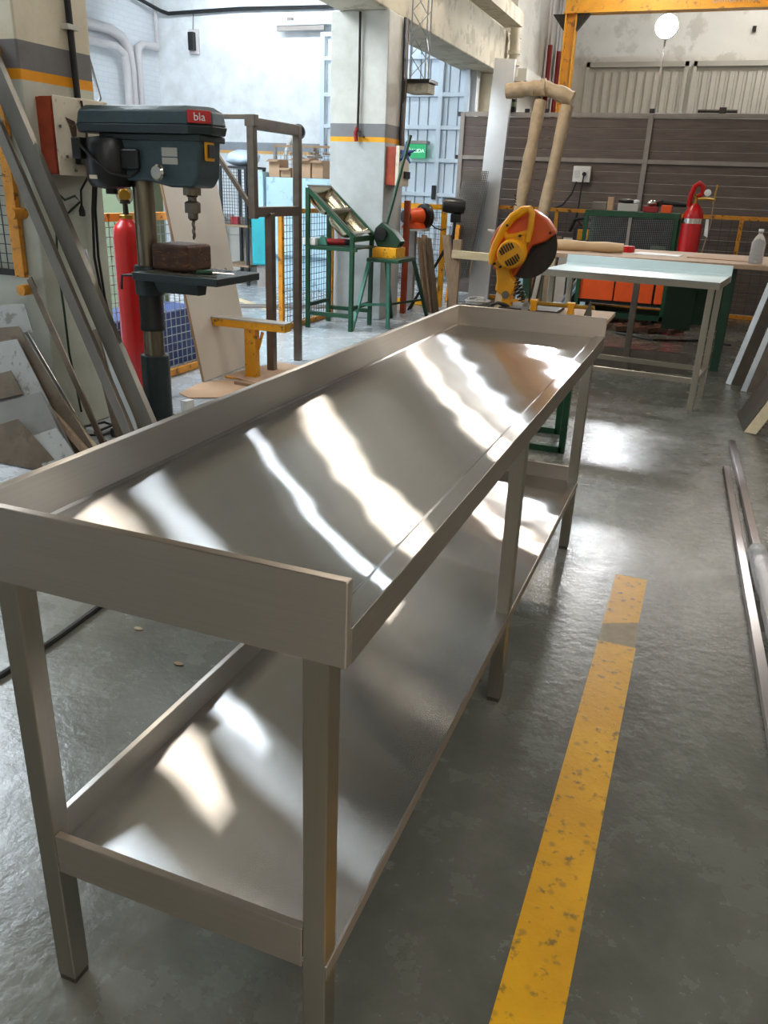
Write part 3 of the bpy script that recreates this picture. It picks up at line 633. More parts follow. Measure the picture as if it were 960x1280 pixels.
# yellow roller stand
ys = thing('support_stand', 'yellow steel tee shaped work support stand on the floor behind the workbench', 'stand', (-2.75, 4.5, 0))
MB().box(-2.80, -2.705, 4.46, 4.52, 0.0, 0.37).build('post', 'yellow', ys, bevel=0.003)
MB().prism([(4.44, 0.37), (4.54, 0.37), (4.54, 0.425), (4.44, 0.425)], 'x', -3.06, -2.45).build('crossbar', 'yellow', ys, bevel=0.003)
MB().box(-3.065, -2.445, 4.435, 4.545, 0.425, 0.435).build('top_plate', 'gate_grey', ys)
MB().bar((-2.70, 4.49, 0.22), (-2.66, 4.49, 0.35), 0.012, 0.02).build('gusset', 'yellow', ys)
MB().box(-2.93, -2.6, 4.38, 4.60, 0, 0.012).build('foot_plate', 'yellow', ys)

# two long profiles leaning against the column, and offcuts around its foot
def lean(name, label, mat, p, q, w, h, upv=(0, -1, 0.2), cat='profile', group=None):
    return tag(MB().bar(p, q, w, h, upv).build(name, mat, bevel=0.002), label, cat, group)
lean('steel_profile', 'long dark steel channel leaning steeply on the near column, right one of the pair', 'steel_dull', (-1.90, 2.26, 0.02), (-3.03, 2.60, 1.88), 0.085, 0.04)
lean('steel_profile', 'long pale edged steel channel leaning on the near column, left one of the pair', 'alu', (-1.98, 2.20, 0.02), (-3.10, 2.56, 1.82), 0.05, 0.03)
lean('steel_strip', 'narrow shiny steel strip standing between the two long leaning channels and the column', 'steel_bright', (-2.12, 2.34, 0.01), (-2.62, 2.62, 1.02), 0.06, 0.008)
lean('steel_strip', 'dull brown upright strip against the foot of the near column', 'sheet_brown', (-2.36, 2.5, 0.0), (-2.64, 2.67, 0.62), 0.06, 0.012)
lean('steel_strip', 'thin brown strip leaning by the orange fence clamp', 'sheet_brown', (-2.42, 2.45, 0.0), (-3.0, 2.64, 0.86), 0.035, 0.01)

def slab(name, label, mat, a, b, c, d, t=0.006, cat='sheet metal'):
    return tag(MB().quad_slab(a, b, c, d, t).build(name, mat), label, cat)


# offcuts leaning at the foot of the near column (each sheet: foot right, top right, top left)
def leaning_sheet(name, label, mat, foot_r, top_r, top_l, t=0.005):
    fr, tr, tl = Vector(foot_r), Vector(top_r), Vector(top_l)
    d = fr - tr; k = min(1.0, max(0.05, (tl.z-0.004)/max(1e-6, -d.z))) if d.z < 0 else 1.0
    fl = tl + d*k
    tag(MB().quad_slab(fl, fr, tr, tl, t).build(name, mat), label, 'sheet metal')
leaning_sheet('sheet_offcut', 'small white plate at the top of the leaning offcut stack beside the column', 'dust_white', (-2.955, 2.576, 0.59), (-3.05, 2.636, 0.725), (-3.595, 2.605, 0.655))
leaning_sheet('sheet_offcut', 'brown edged sheet leaning behind the white sheet in the offcut stack', 'sheet_brown', (-2.293, 2.28, 0.006), (-3.031, 2.558, 0.619), (-3.574, 2.522, 0.537))
leaning_sheet('sheet_offcut', 'large white dusty sheet leaning in the middle of the offcut stack', 'dust_white', (-2.424, 2.25, 0.006), (-2.998, 2.503, 0.563), (-3.531, 2.448, 0.439))
leaning_sheet('sheet_offcut', 'small brown piece stuck on the large white dusty sheet', 'sheet_brown', (-2.869, 2.366, 0.314), (-2.976, 2.412, 0.415), (-3.498, 2.341, 0.259))
leaning_sheet('sheet_offcut', 'scratched grey sheet across the lower part of the offcut stack', 'sheet_grey', (-2.405, 2.2, 0.006), (-2.734, 2.355, 0.344), (-3.252, 2.279, 0.175))
leaning_sheet('sheet_offcut', 'stained brown sheet at the front of the offcut stack, nearest the workbench', 'sheet_brown', (-2.419, 2.15, 0.006), (-2.803, 2.248, 0.218), (-3.314, 2.164, 0.031))
leaning_sheet('sheet_offcut', 'pale grey blue sheet low in the offcut stack beside the two wooden strips', 'dust_white', (-2.30, 2.145, 0.03), (-2.568, 2.261, 0.201), (-2.75, 2.228, 0.13))
lean('wood_strip', 'left of two light wooden strips lying on the offcut stack', 'wood', (-2.40, 2.28, 0.07), (-2.77, 2.40, 0.27), 0.035, 0.025, cat='wood strip')
lean('wood_strip', 'right of two light wooden strips lying on the offcut stack', 'wood_pale', (-2.40, 2.35, 0.06), (-2.70, 2.43, 0.29), 0.028, 0.025, cat='wood strip')
lean('steel_strip', 'bright narrow steel strip along the edge of the offcut stack', 'steel_bright', (-2.36, 2.33, 0.02), (-3.0, 2.57, 0.59), 0.02, 0.006)
tag(MB().tube([(-2.86, 3.06, 0.012), (-2.74, 2.98, 0.012), (-2.72, 2.76, 0.012), (-2.80, 2.70, 0.014), (-2.88, 2.80, 0.03), (-2.84, 2.92, 0.03), (-2.75, 2.88, 0.035), (-2.76, 2.74, 0.025), (-2.62, 2.66, 0.012)], 0.008, 8).build('coiled_cable', 'black'), 'black cable coiled on the floor at the foot of the near column', 'cable')

def mesh_screen(name, label, o, u, v, post, frame, wire, pitch, ext=0.05, mids=(), cat='fence', r=0.005):
    """framed wire screen: o corner at floor, u along, v up"""
    o, u, v = Vector(o), Vector(u), Vector(v)
    t = thing(name, label, cat, o)
    for k in (0.0, 1.0) + tuple(mids): MB().bar(o+u*k, o+u*k+v, post, post).build('post', frame, t, bevel=0.002)
    un = u.normalized()
    MB().bar(o+v+un*post*-0.5, o+u+v+un*post*0.5, post, post).build('top_rail', frame, t, bevel=0.002)
    MB().bar(o+v.normalized()*post*0.6, o+u+v.normalized()*post*0.6, post, post).build('bottom_rail', frame, t, bevel=0.002)
    grid_wires(MB(), o, u, v, max(2, round(u.length/pitch)), max(2, round(v.length/pitch)), r).build('wire_mesh', wire, t, kind='stuff')
    return t
# orange screen hanging on lugs beside the near column
t = thing('mesh_screen', 'orange framed wire screen hanging beside the near column', 'fence', (-3.05, 2.63, 0.86))
MB().bar((-3.075, 2.665, 0.86), (-3.075, 2.665, 1.95), 0.065, 0.03, (0, 1, 0)).build('post', 'orange_frame', t, bevel=0.003)
MB().bar((-3.9, 2.665, 1.93), (-3.05, 2.665, 1.93), 0.05, 0.03).build('top_rail', 'orange_frame', t, bevel=0.003)
MB().bar((-3.9, 2.665, 0.88), (-3.11, 2.665, 0.88), 0.03, 0.03).build('bottom_rail', 'dark_iron', t)
grid_wires(MB(), (-3.9, 2.66, 0.88), (0.84, 0, 0), (0, 0, 1.05), 18, 22, 0.004).build('wire_mesh', 'mesh_dark', t, kind='stuff')
for z in (1.18, 0.80): MB().cyl((-3.03, 2.60, z), (-3.03, 2.69, z), 0.028, 14).build('lug', 'orange_frame', t)
mesh_screen('mesh_screen', 'yellow framed wire screen behind the drill press and red cylinder', (-3.30, 3.55, 0), (0, 1.2, 0), (0, 0, 1.13), 0.05, 'orange_frame', 'mesh_light', 0.06, mids=(0.36,))
mesh_screen('mesh_screen', 'wire screen with pale orange posts between tube frame and sink stand', (-3.56, 6.46, 0), (0, 1.15, 0), (0, 0, 1.12), 0.045, 'orange_frame', 'mesh_dark', 0.062, r=0.0045)
mesh_screen('mesh_screen', 'yellow framed wire screen behind the orange grinder by the sliding door', (-3.55, 9.13, 0), (0.78, 0, 0), (0, 0, 1.17), 0.06, 'yellow', 'mesh_dark', 0.06, r=0.004)
mesh_screen('mesh_screen', 'long yellow framed wire screen standing along the brown partition', (-2.72, 10.38, 0), (4.4, 0, 0), (0, 0, 1.18), 0.045, 'orange_frame', 'mesh_dark', 0.11, mids=(0.245, 0.5, 0.75), r=0.004)
tag(MB().box(-3.95, -3.50, 3.9, 5.0, 0, 0.42).build('storage_crate', 'blue', bevel=0.01), 'blue plastic crate behind the yellow screen by the red cylinder', 'crate')
tag(MB().prism([(-5.1, 5.6), (-4.55, 5.6), (-4.55, 6.0), (-5.1, 6.0)], 'z', 0, 1.75).build('metal_cabinet', 'pale_green', bevel=0.01), 'pale green metal cabinet seen behind the drill motor and red cylinder', 'cabinet')

# ================================================================== FAR BAY
t = thing('pipe_run', 'two white pipes turning down beside each other on the far bay brick wall', 'pipe', (-8.7, 11.1, 2))
MB().tube([(-8.7, 9.3, 3.42), (-8.7, 10.7, 3.42), (-8.7, 10.95, 3.36), (-8.7, 11.1, 3.2), (-8.7, 11.14, 2.9), (-8.7, 11.14, 0)], 0.075, 12).build('pipe', 'pipe', t)
MB().tube([(-8.66, 9.3, 3.2), (-8.66, 10.75, 3.2), (-8.66, 10.93, 3.12), (-8.66, 10.97, 2.95), (-8.66, 10.97, 0)], 0.06, 12).build('pipe', 'pipe', t)
MB().tube([(-8.7, 11.85, 3.35), (-8.7, 11.45, 3.33), (-8.7, 11.34, 3.27), (-8.7, 11.32, 3.1), (-8.7, 11.32, 0)], 0.06, 12).build('pipe', 'pipe', t)
MB().tube([(-8.7, 11.85, 3.28), (-8.7, 11.85, CEIL_LOW)], 0.03, 8).build('pipe', 'pipe', t)
t = MB().tube([(-8.72, 9.5, 4.25), (-8.75, 10.8, 4.05), (-8.60, 11.86, 3.86), (-8.5, 11.92, 3.83), (-7.2, 11.94, 3.86), (-5.7, 11.94, 3.84), (-4.9, 11.94, 3.88)], 0.03, 8)
tag(t.build('cable_run', 'black_metal'), 'dark cable run fixed along the top of the far bay walls', 'cable')
t = thing('wall_speaker', 'small black box hung by a wire high on the white far wall', 'box', (-8.07, 11.95, 3.4))
MB().box(-8.16, -7.98, 11.95, 12.0, 3.25, 3.61).build('back_plate', 'pipe', t, bevel=0.01)
MB().box(-8.12, -8.02, 11.86, 11.95, 3.30, 3.56).build('case', 'black_metal', t, bevel=0.01)
MB().cyl((-8.07, 11.95, 3.6), (-8.05, 11.95, 3.84), 0.006, 6).build('wire', 'black', t)

t = thing('machine_housing', 'light blue sheet metal machine housing with turquoise rounded end', 'machine', (-4.8, 9.9, 0))
MB().box(-5.42, -4.25, 9.5, 10.4, 0.45, 1.44).build('housing', 'light_blue', t, bevel=0.012)
MB().box(-5.38, -4.30, 9.6, 10.35, 0.0, 0.45).build('plinth', 'light_blue', t, bevel=0.01)
MB().box(-5.40, -4.27, 9.495, 9.5, 1.05, 1.06).build('grey_strip', 'grey_frame', t)  # thin grey strip across the housing front
MB().box(-5.60, -5.43, 9.45, 9.95, 0.30, 1.50).build('door', 'light_blue', t, bevel=0.012)
MB().lathe((-5.58, 9.50, 0.30), [(0.06, 0), (0.06, 1.20)], 28).build('rounded_end', 'turquoise', t)
MB().box(-5.62, -5.38, 9.43, 9.60, 0.30, 0.95).build('lower_skirt', 'turquoise', t, bevel=0.03)
MB().box(-5.58, -5.44, 9.5, 9.9, 0.0, 0.30).build('foot', 'grey_frame', t)
for k, (x, w, h, lab) in enumerate(((-5.41, 0.16, 0.22, 'small squarish cardboard box at the left end of the light blue machine top'), (-5.23, 0.15, 0.12, 'low cardboard box in the middle on top of the light blue machine'), (-5.06, 0.27, 0.24, 'wide cardboard box behind the frame post on the light blue machine'), (-4.77, 0.16, 0.22, 'rightmost cardboard box on top of the light blue machine'))):
    b_ = thing('cardboard_box', lab, 'box', (x, 9.7, 1.44), 'cardboard boxes on the machine')
    MB().box(x, x+w, 9.58, 9.84, 1.442, 1.44+h).build('carton', 'cardboard', b_, bevel=0.004)
    MB().quad_slab((x, 9.58, 1.44+h), (x+w, 9.58, 1.44+h), (x+w, 9.50, 1.44+h-0.03), (x, 9.50, 1.44+h-0.03), 0.004).build('flap', 'cardboard', b_)
# scrap basket and its rail
t = thing('wire_basket', 'wire basket full of brown scrap behind the tube frame', 'basket', (-5.5, 10.9, 1.3))
MB().box(-5.95, -4.65, 10.7, 11.3, 1.30, 1.34).build('shelf', 'grey_frame', t)
grid_wires(MB(), (-5.95, 10.7, 1.34), (1.3, 0, 0), (0, 0, 0.52), 22, 9, 0.007).build('wire_mesh', 'mesh_light', t, kind='stuff')
for x in (-5.93, -4.67): MB().bar((x, 10.72, 0), (x, 10.72, 1.88), 0.03, 0.03).build('post', 'grey_frame', t)
MB().bar((-5.95, 10.7, 1.87), (-4.6, 10.7, 1.87), 0.03, 0.03).build('rail', 'cardboard', t)
m_ = MB()
for k in range(46):
    x, y, z = random.uniform(-5.85, -4.75), random.uniform(10.78, 11.2), random.uniform(1.38, 1.80); a = random.uniform(0, 6); e = random.uniform(-0.4, 0.4)
    m_.bar((x, y, z), (x+0.25*math.cos(a), y+0.1*math.sin(a), z+0.12*e), 0.05, 0.03)
tag(m_.build('scrap_pieces', 'wood'), 'brown wood and metal scrap heaped in the wire basket', 'scrap', kind='stuff')
t = thing('wall_fan', 'small dark round fan on a white arm above the cardboard boxes', 'fan', (-5.9, 11.4, 2.0))
MB().lathe((-5.82, 11.2, 2.08), [(0.05, 0), (0.10, 0.02), (0.11, 0.08), (0.08, 0.13)], 20, (0.7, -0.7, 0.1)).build('motor_shell', 'black_metal', t)
MB().tube([(-5.86, 11.24, 2.05), (-6.0, 11.3, 1.95), (-6.08, 11.3, 1.75), (-6.1, 11.3, 0)], 0.035, 8).build('stand_arm', 'white', t)
# shelf cart with a bag
t = thing('shelf_cart', 'dark framed shelf cart with wire sides standing behind the cream board', 'cart', (-5.9, 9.7, 0))
for x in (-6.12, -5.72):
    for y in (9.5, 10.0): MB().box(x-0.018, x+0.018, y-0.018, y+0.018, 0, 1.55).build('post', 'black_metal', t)
for z in (0.25, 0.78, 1.53): MB().box(-6.14, -5.70, 9.48, 10.02, z, z+0.03).build('shelf', 'black_metal' if z > 1 else 'wood', t)
grid_wires(MB(), (-6.1, 9.49, 0.82), (0.36, 0, 0), (0, 0, 0.70), 9, 17, 0.005).build('wire_side', 'mesh_dark', t, kind='stuff')
for k, (x, z, m, lab) in enumerate(((-6.02, 0.81, 'red', 'small red box on the middle shelf of the dark cart'), (-5.86, 0.81, 'tube_steel', 'small grey block on the middle shelf of the dark cart'))):
    tag(MB().box(x, x+0.12, 9.56, 9.70, z, z+0.10).build('small_box', m, bevel=0.004), lab, 'box')
bag = MB()
def blob(mb, c, r, seed, n=18, m=10, amp=0.12):
    rr = random.Random(seed); ph = [rr.uniform(0, 6) for _ in range(6)]; vs = []; fs = []
    for i in range(m+1):
        th = PI*i/m
        for j in range(n):
            p = 2*PI*j/n; k = 1+amp*(math.sin(3*p+ph[0])*math.sin(2*th+ph[1])+0.6*math.sin(5*p+ph[2]+3*th)+0.4*math.sin(7*th+ph[3]))
            vs.append((c[0]+r[0]*k*math.sin(th)*math.cos(p), c[1]+r[1]*k*math.sin(th)*math.sin(p), c[2]+r[2]*(1+amp*0.5*math.sin(4*p+ph[4]))*math.cos(th) if 0 < i < m else c[2]+r[2]*math.cos(th)))
    for i in range(m):
        for j in range(n): fs.append((i*n+j, i*n+(j+1) % n, (i+1)*n+(j+1) % n, (i+1)*n+j))
    return mb.add(vs, fs, True)
blob(bag, (-5.90, 9.75, 1.665), (0.24, 0.2, 0.105), 4)
tag(bag.build('plastic_bag', 'plastic_bag', sharp=80), 'full white plastic bag slumped on top of the dark shelf cart', 'bag')
t = thing('drawer_cabinet', 'pale grey drawer cabinet on the floor left of the turquoise machine end', 'cabinet', (-6.1, 10.3, 0))
MB().box(-6.42, -5.98, 10.05, 10.55, 0.0, 0.86).build('body', 'gate_grey', t, bevel=0.006)
MB().box(-6.44, -5.96, 10.03, 10.57, 0.86, 0.885).build('top', 'white', t, bevel=0.004)
dr = MB().box(-6.40, -6.0, 10.035, 10.05, 0.64, 0.84).build('drawer', 'gate_grey', t, bevel=0.004)
MB().box(-6.25, -6.15, 10.02, 10.035, 0.75, 0.765).build('handle', 'grey_frame', dr)
dr = MB().box(-6.40, -6.0, 10.035, 10.05, 0.04, 0.62).build('door', 'gate_grey', t, bevel=0.004)
MB().box(-6.07, -6.055, 10.02, 10.035, 0.30, 0.44).build('handle', 'grey_frame', dr)
tag(MB().bar((-6.35, 9.93, 0), (-6.35, 9.93, 0.9), 0.05, 0.04, (0, 1, 0)).bar((-6.6, 9.93, 0.9), (-6.2, 9.93, 0.9), 0.05, 0.04).build('steel_bracket', 'grey_frame'), 'grey steel tee bracket in front of the pale drawer cabinet', 'bracket')
t = thing('floor_track', 'pair of grey steel rails let into the far bay floor', 'rail', (-4.7, 7.9, 0))
for k in (0.0, 0.17): MB().bar((-4.9, 7.45+k, 0.014), (-3.7, 8.25+k, 0.014), 0.05, 0.026).build('rail', 'grey_frame', t)

# ================================================================== SINK STAND, CUTTER STAND, GRINDER
gb = thing('sink_stand', 'green tube stand holding a sloping double bowl steel sink by the middle column', 'stand', (-3.2, 7.0, 0))
PX0, PX1, PY0, PY1 = -3.44, -2.96, 6.80, 7.30
for x, y, z in ((PX0, PY0, 1.34), (PX1, PY0, 0.91), (PX1, PY1, 0.91), (PX0, PY1, 1.34)):
    MB().box(x-0.02, x+0.02, y-0.02, y+0.02, 0, z).build('leg', 'green', gb, bevel=0.002)
for y in (PY0, PY1):
    MB().bar((PX0, y, 1.335), (PX1+0.02, y, 0.905), 0.035, 0.05, (0, 0, 1)).build('sloping_rail', 'green', gb, bevel=0.002)
    MB().bar((PX0, y, 0.79), (PX1+0.05, y, 0.79), 0.035, 0.035).build('shelf_rail', 'green', gb, bevel=0.002)
    MB().bar((PX0, y, 0.15), (PX1, y, 0.15), 0.035, 0.04).build('stretcher', 'green', gb, bevel=0.002)
for x in (PX0, PX1): MB().bar((x, PY0, 0.23), (x, PY1, 0.23), 0.035, 0.035).build('stretcher', 'green_dark', gb, bevel=0.002)
MB().bar((PX1, PY0, 0.885), (PX1, PY1, 0.885), 0.035, 0.05).build('end_rail', 'green', gb, bevel=0.002)
MB().box(PX0-0.05, PX1+0.06, PY0+0.02, PY1-0.02, 0.795, 0.81).build('shelf', 'green_dark', gb)
# sink in its own sloped frame: u down the slope, v across, w up
U = Vector((PX1-PX0, 0, -0.43)); UL = U.length; U.normalize(); Vv = Vector((0, 1, 0)); Wn = U.cross(Vv)
MS = Matrix((U, Vv, Wn)).transposed().to_4x4(); MS.translation = Vector((PX0+0.0, PY0-0.02, 1.365))
def rrect(x0, x1, y0, y1, r, n=5):
    p = []
    for cx, cy, a0 in ((x1-r, y1-r, 0), (x0+r, y1-r, 90), (x0+r, y0+r, 180), (x1-r, y0+r, 270)):
        for k in range(n+1):
            a = math.radians(a0+90*k/n); p.append((cx+r*math.cos(a), cy+r*math.sin(a)))
    return p
sk = thing('sink', 'brushed steel double bowl sink tipped on the green stand', 'sink', (-3.2, 7.05, 1.1))
DW = PY1-PY0+0.04
rim = MB()
for a, b in (((0, 0.03), (0, DW)), ((UL/2-0.012, UL/2+0.012), (0, DW)), ((UL-0.03, UL), (0, DW)), ((0, UL), (0, 0.035)), ((0, UL), (DW-0.035, DW))):
    rim.box(a[0], a[1], b[0], b[1], -0.004, 0.004)
rim.xf(MS).build('rim', 'steel_dull', sk, bevel=0.002)
for a, b in ((0.03, UL/2-0.012), (UL/2+0.012, UL-0.03)):
    bw = MB(); lv = [(0.0, rrect(a, b, 0.035, DW-0.035, 0.05)), (-0.09, rrect(a+0.012, b-0.012, 0.047, DW-0.047, 0.05)), (-0.12, rrect(a+0.045, b-0.045, 0.08, DW-0.08, 0.05)), (-0.125, rrect(a+0.12, b-0.12, 0.16, DW-0.16, 0.01))]
    n = len(lv[0][1])
    vs = [(x, y, z) for z, pl in lv for x, y in pl]; fs = [(k*n+i, k*n+(i+1) % n, (k+1)*n+(i+1) % n, (k+1)*n+i) for k in range(3) for i in range(n)] + [tuple(range(3*n, 4*n))]
    bw.add(vs, fs, True); bw.xf(MS); bo = bw.build('bowl', 'bowl_steel', sk, sharp=70)
    sm = bo.modifiers.new('wall', 'SOLIDIFY'); sm.thickness = 0.003; sm.offset = 0
tag(MB().box(-3.52, -3.36, 6.80, 7.0, 0.811, 0.875).build('small_box', 'white', bevel=0.003), 'flat white box on the left end of the green sink stand shelf', 'box')
t = thing('hand_tool', 'red and black angle tool lying on the sink stand shelf', 'tool', (-3.15, 6.95, 0.81))
MB().cyl((-3.30, 6.90, 0.845), (-3.10, 6.98, 0.845), 0.032, 12).build('body', 'red_dark', t); MB().cyl((-3.12, 6.97, 0.845), (-3.06, 6.99, 0.845), 0.03, 12).build('head', 'black_metal', t)
tag(MB().prism([(-3.38, 0.811), (-3.26, 0.811), (-3.28, 0.88), (-3.33, 0.90)], 'y', 6.86, 6.93).build('green_block', 'teal', bevel=0.004), 'small green block leaning on the sink stand shelf behind the box', 'block')

cs = thing('cutter_stand', 'green splayed leg stand under the green cutter by the middle column', 'stand', (-2.8, 7.3, 0))
MB().box(-2.93, -2.58, 7.10, 7.62, 0.665, 0.70).build('top', 'green', cs, bevel=0.003)
for p, q in (((-2.91, 7.13, 0.67), (-2.97, 6.86, 0)), ((-2.70, 7.13, 0.67), (-2.70, 7.17, 0)), ((-2.60, 7.6, 0.67), (-2.50, 7.9, 0)), ((-2.91, 7.6, 0.67), (-2.94, 7.9, 0))):
    MB().bar(p, q, 0.035, 0.035, (0, 1, 0)).build('leg', 'teal' if p[1] < 7.2 else 'green_dark', cs, bevel=0.002)
MB().bar((-2.95, 6.98, 0.25), (-2.70, 7.16, 0.25), 0.025, 0.025).build('stretcher', 'teal', cs)
MB().bar((-2.70, 7.16, 0.25), (-2.53, 7.80, 0.25), 0.02, 0.02).build('stretcher', 'green_dark', cs)
gc2 = thing('bench_cutter', 'small green cutter on yellow base with long green lever by the middle column', 'cutter', (-2.8, 7.35, 0.70))
MB().box(-2.92, -2.66, 7.22, 7.50, 0.701, 0.80).build('base', 'yellow', gc2, bevel=0.004)
MB().prism([(-2.90, 0.80), (-2.68, 0.80), (-2.64, 0.86), (-2.72, 0.95), (-2.86, 1.04), (-2.93, 0.98), (-2.94, 0.88)], 'y', 7.30, 7.44).build('frame', 'green_dark', gc2, bevel=0.01)
MB().cyl((-2.86, 7.27, 0.93), (-2.86, 7.32, 0.93), 0.065, 20).build('motor_cap', 'black_metal', gc2)
MB().bar((-2.64, 7.36, 0.83), (-2.88, 7.36, 0.79), 0.02, 0.02).build('blade_arm', 'dark_iron', gc2)
MB().tube([(-2.84, 7.40, 1.02), (-2.80, 7.46, 1.25), (-2.735, 7.52, 1.60), (-2.68, 7.56, 1.86)], 0.016, 10).build('lever', 'green', gc2)
# switch box on the middle column and its wiring
X2 = -3.0
t = thing('switch_box', 'cream switch box with red side on the middle column', 'electrical box', (X2, 7.95, 1.4))
MB().box(X2, X2+0.11, 7.72, 8.02, 1.39, 1.76).build('case', 'rust_side', t, bevel=0.004)
MB().box(X2+0.11, X2+0.15, 7.715, 8.03, 1.385, 1.77).build('cover', 'box_cream', t, bevel=0.004)
MB().box(X2+0.15, X2+0.17, 7.86, 8.02, 1.46, 1.53).build('switch', 'black_metal', t, bevel=0.003)
t = thing('cable_bundle', 'dark bundle of cables running up the side of the middle column', 'cable', (X2, 8.1, 0))
for k in range(4):
    y = 8.06 + 0.03*k
    MB().tube([(X2+0.025, y, 2.97), (X2+0.03, y+0.01*math.sin(k), 2.4), (X2+0.025, y-0.01, 1.9), (X2+0.03, y+0.01, 1.75)], 0.012, 6).build('cable', 'black' if k != 2 else 'wood', t)
t = thing('handwheel', 'dark blue five spoked star wheel beside the switch box', 'handwheel', (-2.82, 7.85, 1.70))
for k in range(5):
    a = 2*PI*k/5+0.3; c = Vector((-2.80, 7.75, 1.70)); d_ = Vector((math.cos(a), 0.2*math.sin(a), math.sin(a)))
    MB().cone(c, c+d_*0.11, 0.024, 0.008, 8).build('spoke', 'blue', t)
MB().cyl((-2.80, 7.72, 1.70), (-2.80, 7.86, 1.70), 0.026, 12).build('hub', 'blue', t)
MB().cyl((-2.84, 7.86, 1.70), (-2.80, 7.84, 1.70), 0.012, 8).build('shaft', 'dark_iron', t)
t = thing('lattice_mast', 'thin steel lattice mast rising on a bracket beside the middle column', 'mast', (-2.85, 8.3, 2.42))
MB().box(-3.0, -2.72, 8.16, 8.46, 2.40, 2.43).build('bracket', 'dark_iron', t)
MB().box(-2.98, -2.74, 8.2, 8.42, 2.30, 2.40).build('clamp_block', 'concrete_beam', t, bevel=0.01)
MC = [(-2.95, 8.20), (-2.76, 8.24), (-2.86, 8.42)]
for x, y in MC: MB().cyl((x, y, 2.43), (x, y, 5.5), 0.008, 8).build('rail', 'mesh_light', t)
br_ = MB()
for k in range(14):
    z = 2.45+0.2*k
    for i in range(3):
        a_, b_ = MC[i], MC[(i+1) % 3]; br_.bar((a_[0], a_[1], z), (b_[0], b_[1], z+0.2), 0.006, 0.006)
br_.build('lacing', 'mesh_light', t, kind='stuff')
t = thing('hanging_chain', 'rusty chain with a red grip hanging down the face of the middle column', 'chain', (-3.3, 7.67, 1.8))
MB().tube([(-3.30, 7.66, 2.96), (-3.295, 7.66, 2.4), (-3.30, 7.66, 1.92)], 0.013, 8).build('chain_links', 'dark_iron', t)
MB().tube([(-3.30, 7.655, 1.93), (-3.32, 7.65, 1.88), (-3.31, 7.65, 1.80)], 0.022, 8).build('grip', 'red_dark', t)
MB().tube([(-3.29, 7.655, 1.90), (-3.26, 7.65, 1.86), (-3.22, 7.65, 1.84)], 0.012, 8).build('hook', 'dark_iron', t)
# exit sign hanging in front of the sliding door
t = thing('exit_sign', 'green lit hanging sign in front of the pale sliding door', 'sign', (-4.1, 11.8, 1.88))
MB().box(-4.25, -3.92, 11.72, 11.86, 1.985, 2.03).build('lamp_bar', 'grey_frame', t, bevel=0.006)
MB().box(-4.23, -3.95, 11.755, 11.765, 1.79, 1.985).build('panel', emit('sign green', (0.02, 0.55, 0.20), 0.8, 0.03), t)
lettering('lettering', 'SALIDA', 0.075, (-4.09, 11.751, 1.89), (PI/2, 0, 0), 'sign_text', t)
# rusty post and grinder on its shelf
tag(MB().box(-2.99, -2.93, 8.30, 8.36, 0, 1.24).build('steel_post', 'rust_side', bevel=0.003), 'rust coloured steel post at the far corner of the middle column', 'post')
g1 = thing('bench_grinder', 'orange bench grinder with black wheel guard by the sliding door', 'grinder', (-3.05, 8.9, 0.92))
MB().prism([(-3.20, 0.925), (-2.94, 0.925), (-2.97, 0.98), (-3.02, 1.0), (-3.12, 1.0), (-3.17, 0.98)], 'y', 8.80, 8.98).build('foot', 'orange', g1, bevel=0.006)
MB().cone((-3.12, 8.76, 1.055), (-3.02, 8.96, 1.065), 0.085, 0.095, 24).build('motor', 'orange', g1)
MB().lathe((-3.13, 8.745, 1.055), [(0.03, -0.03), (0.07, -0.02), (0.08, 0.0), (0.08, 0.03)], 24, (0.45, 0.9, 0.04)).build('end_cap', 'black_metal', g1)
MB().lathe((-3.0, 8.98, 1.06), [(0.05, 0), (0.14, 0.01), (0.145, 0.06), (0.05, 0.075)], 28, (0.45, 0.9, 0.04)).build('wheel_guard', 'black_metal', g1)
MB().tube([(-2.92, 9.0, 1.0), (-2.82, 8.95, 0.94), (-2.72, 8.9, 0.92), (-2.66, 8.88, 0.94)], 0.008, 6).build('cable', 'black', g1)
t = thing('grinder_shelf', 'pale steel shelf carrying the orange grinder', 'shelf', (-3.05, 8.9, 0.92))
MB().box(-3.24, -2.90, 8.72, 9.0, 0.90, 0.922).build('plate', 'gate_grey', t); MB().box(-3.12, -3.04, 8.86, 8.94, 0, 0.90).build('post', 'grey_frame', t)
# stock leaning near the grinder
for k, (p, q, m, lab) in enumerate((((-2.70, 8.45, 0.02), (-2.90, 8.62, 0.84), 'wood', 'leftmost weathered board of the three leaning before the yellow screen'), ((-2.62, 8.43, 0.02), (-2.84, 8.62, 0.87), 'wood', 'middle weathered board of the three leaning before the yellow screen'), ((-2.57, 8.41, 0.02), (-2.78, 8.60, 0.84), 'sheet_brown', 'rightmost thin board of the three leaning before the yellow screen'))):
    lean('plank', lab, m, p, q, 0.085, 0.025, (1, -0.3, 0.3), 'plank', 'boards leaning before the yellow screen')
tag(MB().bar((-3.0, 8.70, 0.0), (-2.53, 8.80, 0.92), 0.022, 0.022).build('steel_rod', 'dark_iron'), 'upper dark steel rod sticking out from behind the leaning boards', 'rod')
tag(MB().bar((-3.0, 8.62, 0.0), (-2.51, 8.74, 0.87), 0.022, 0.022).build('steel_rod', 'dark_iron'), 'lower dark steel rod sticking out from behind the leaning boards', 'rod')


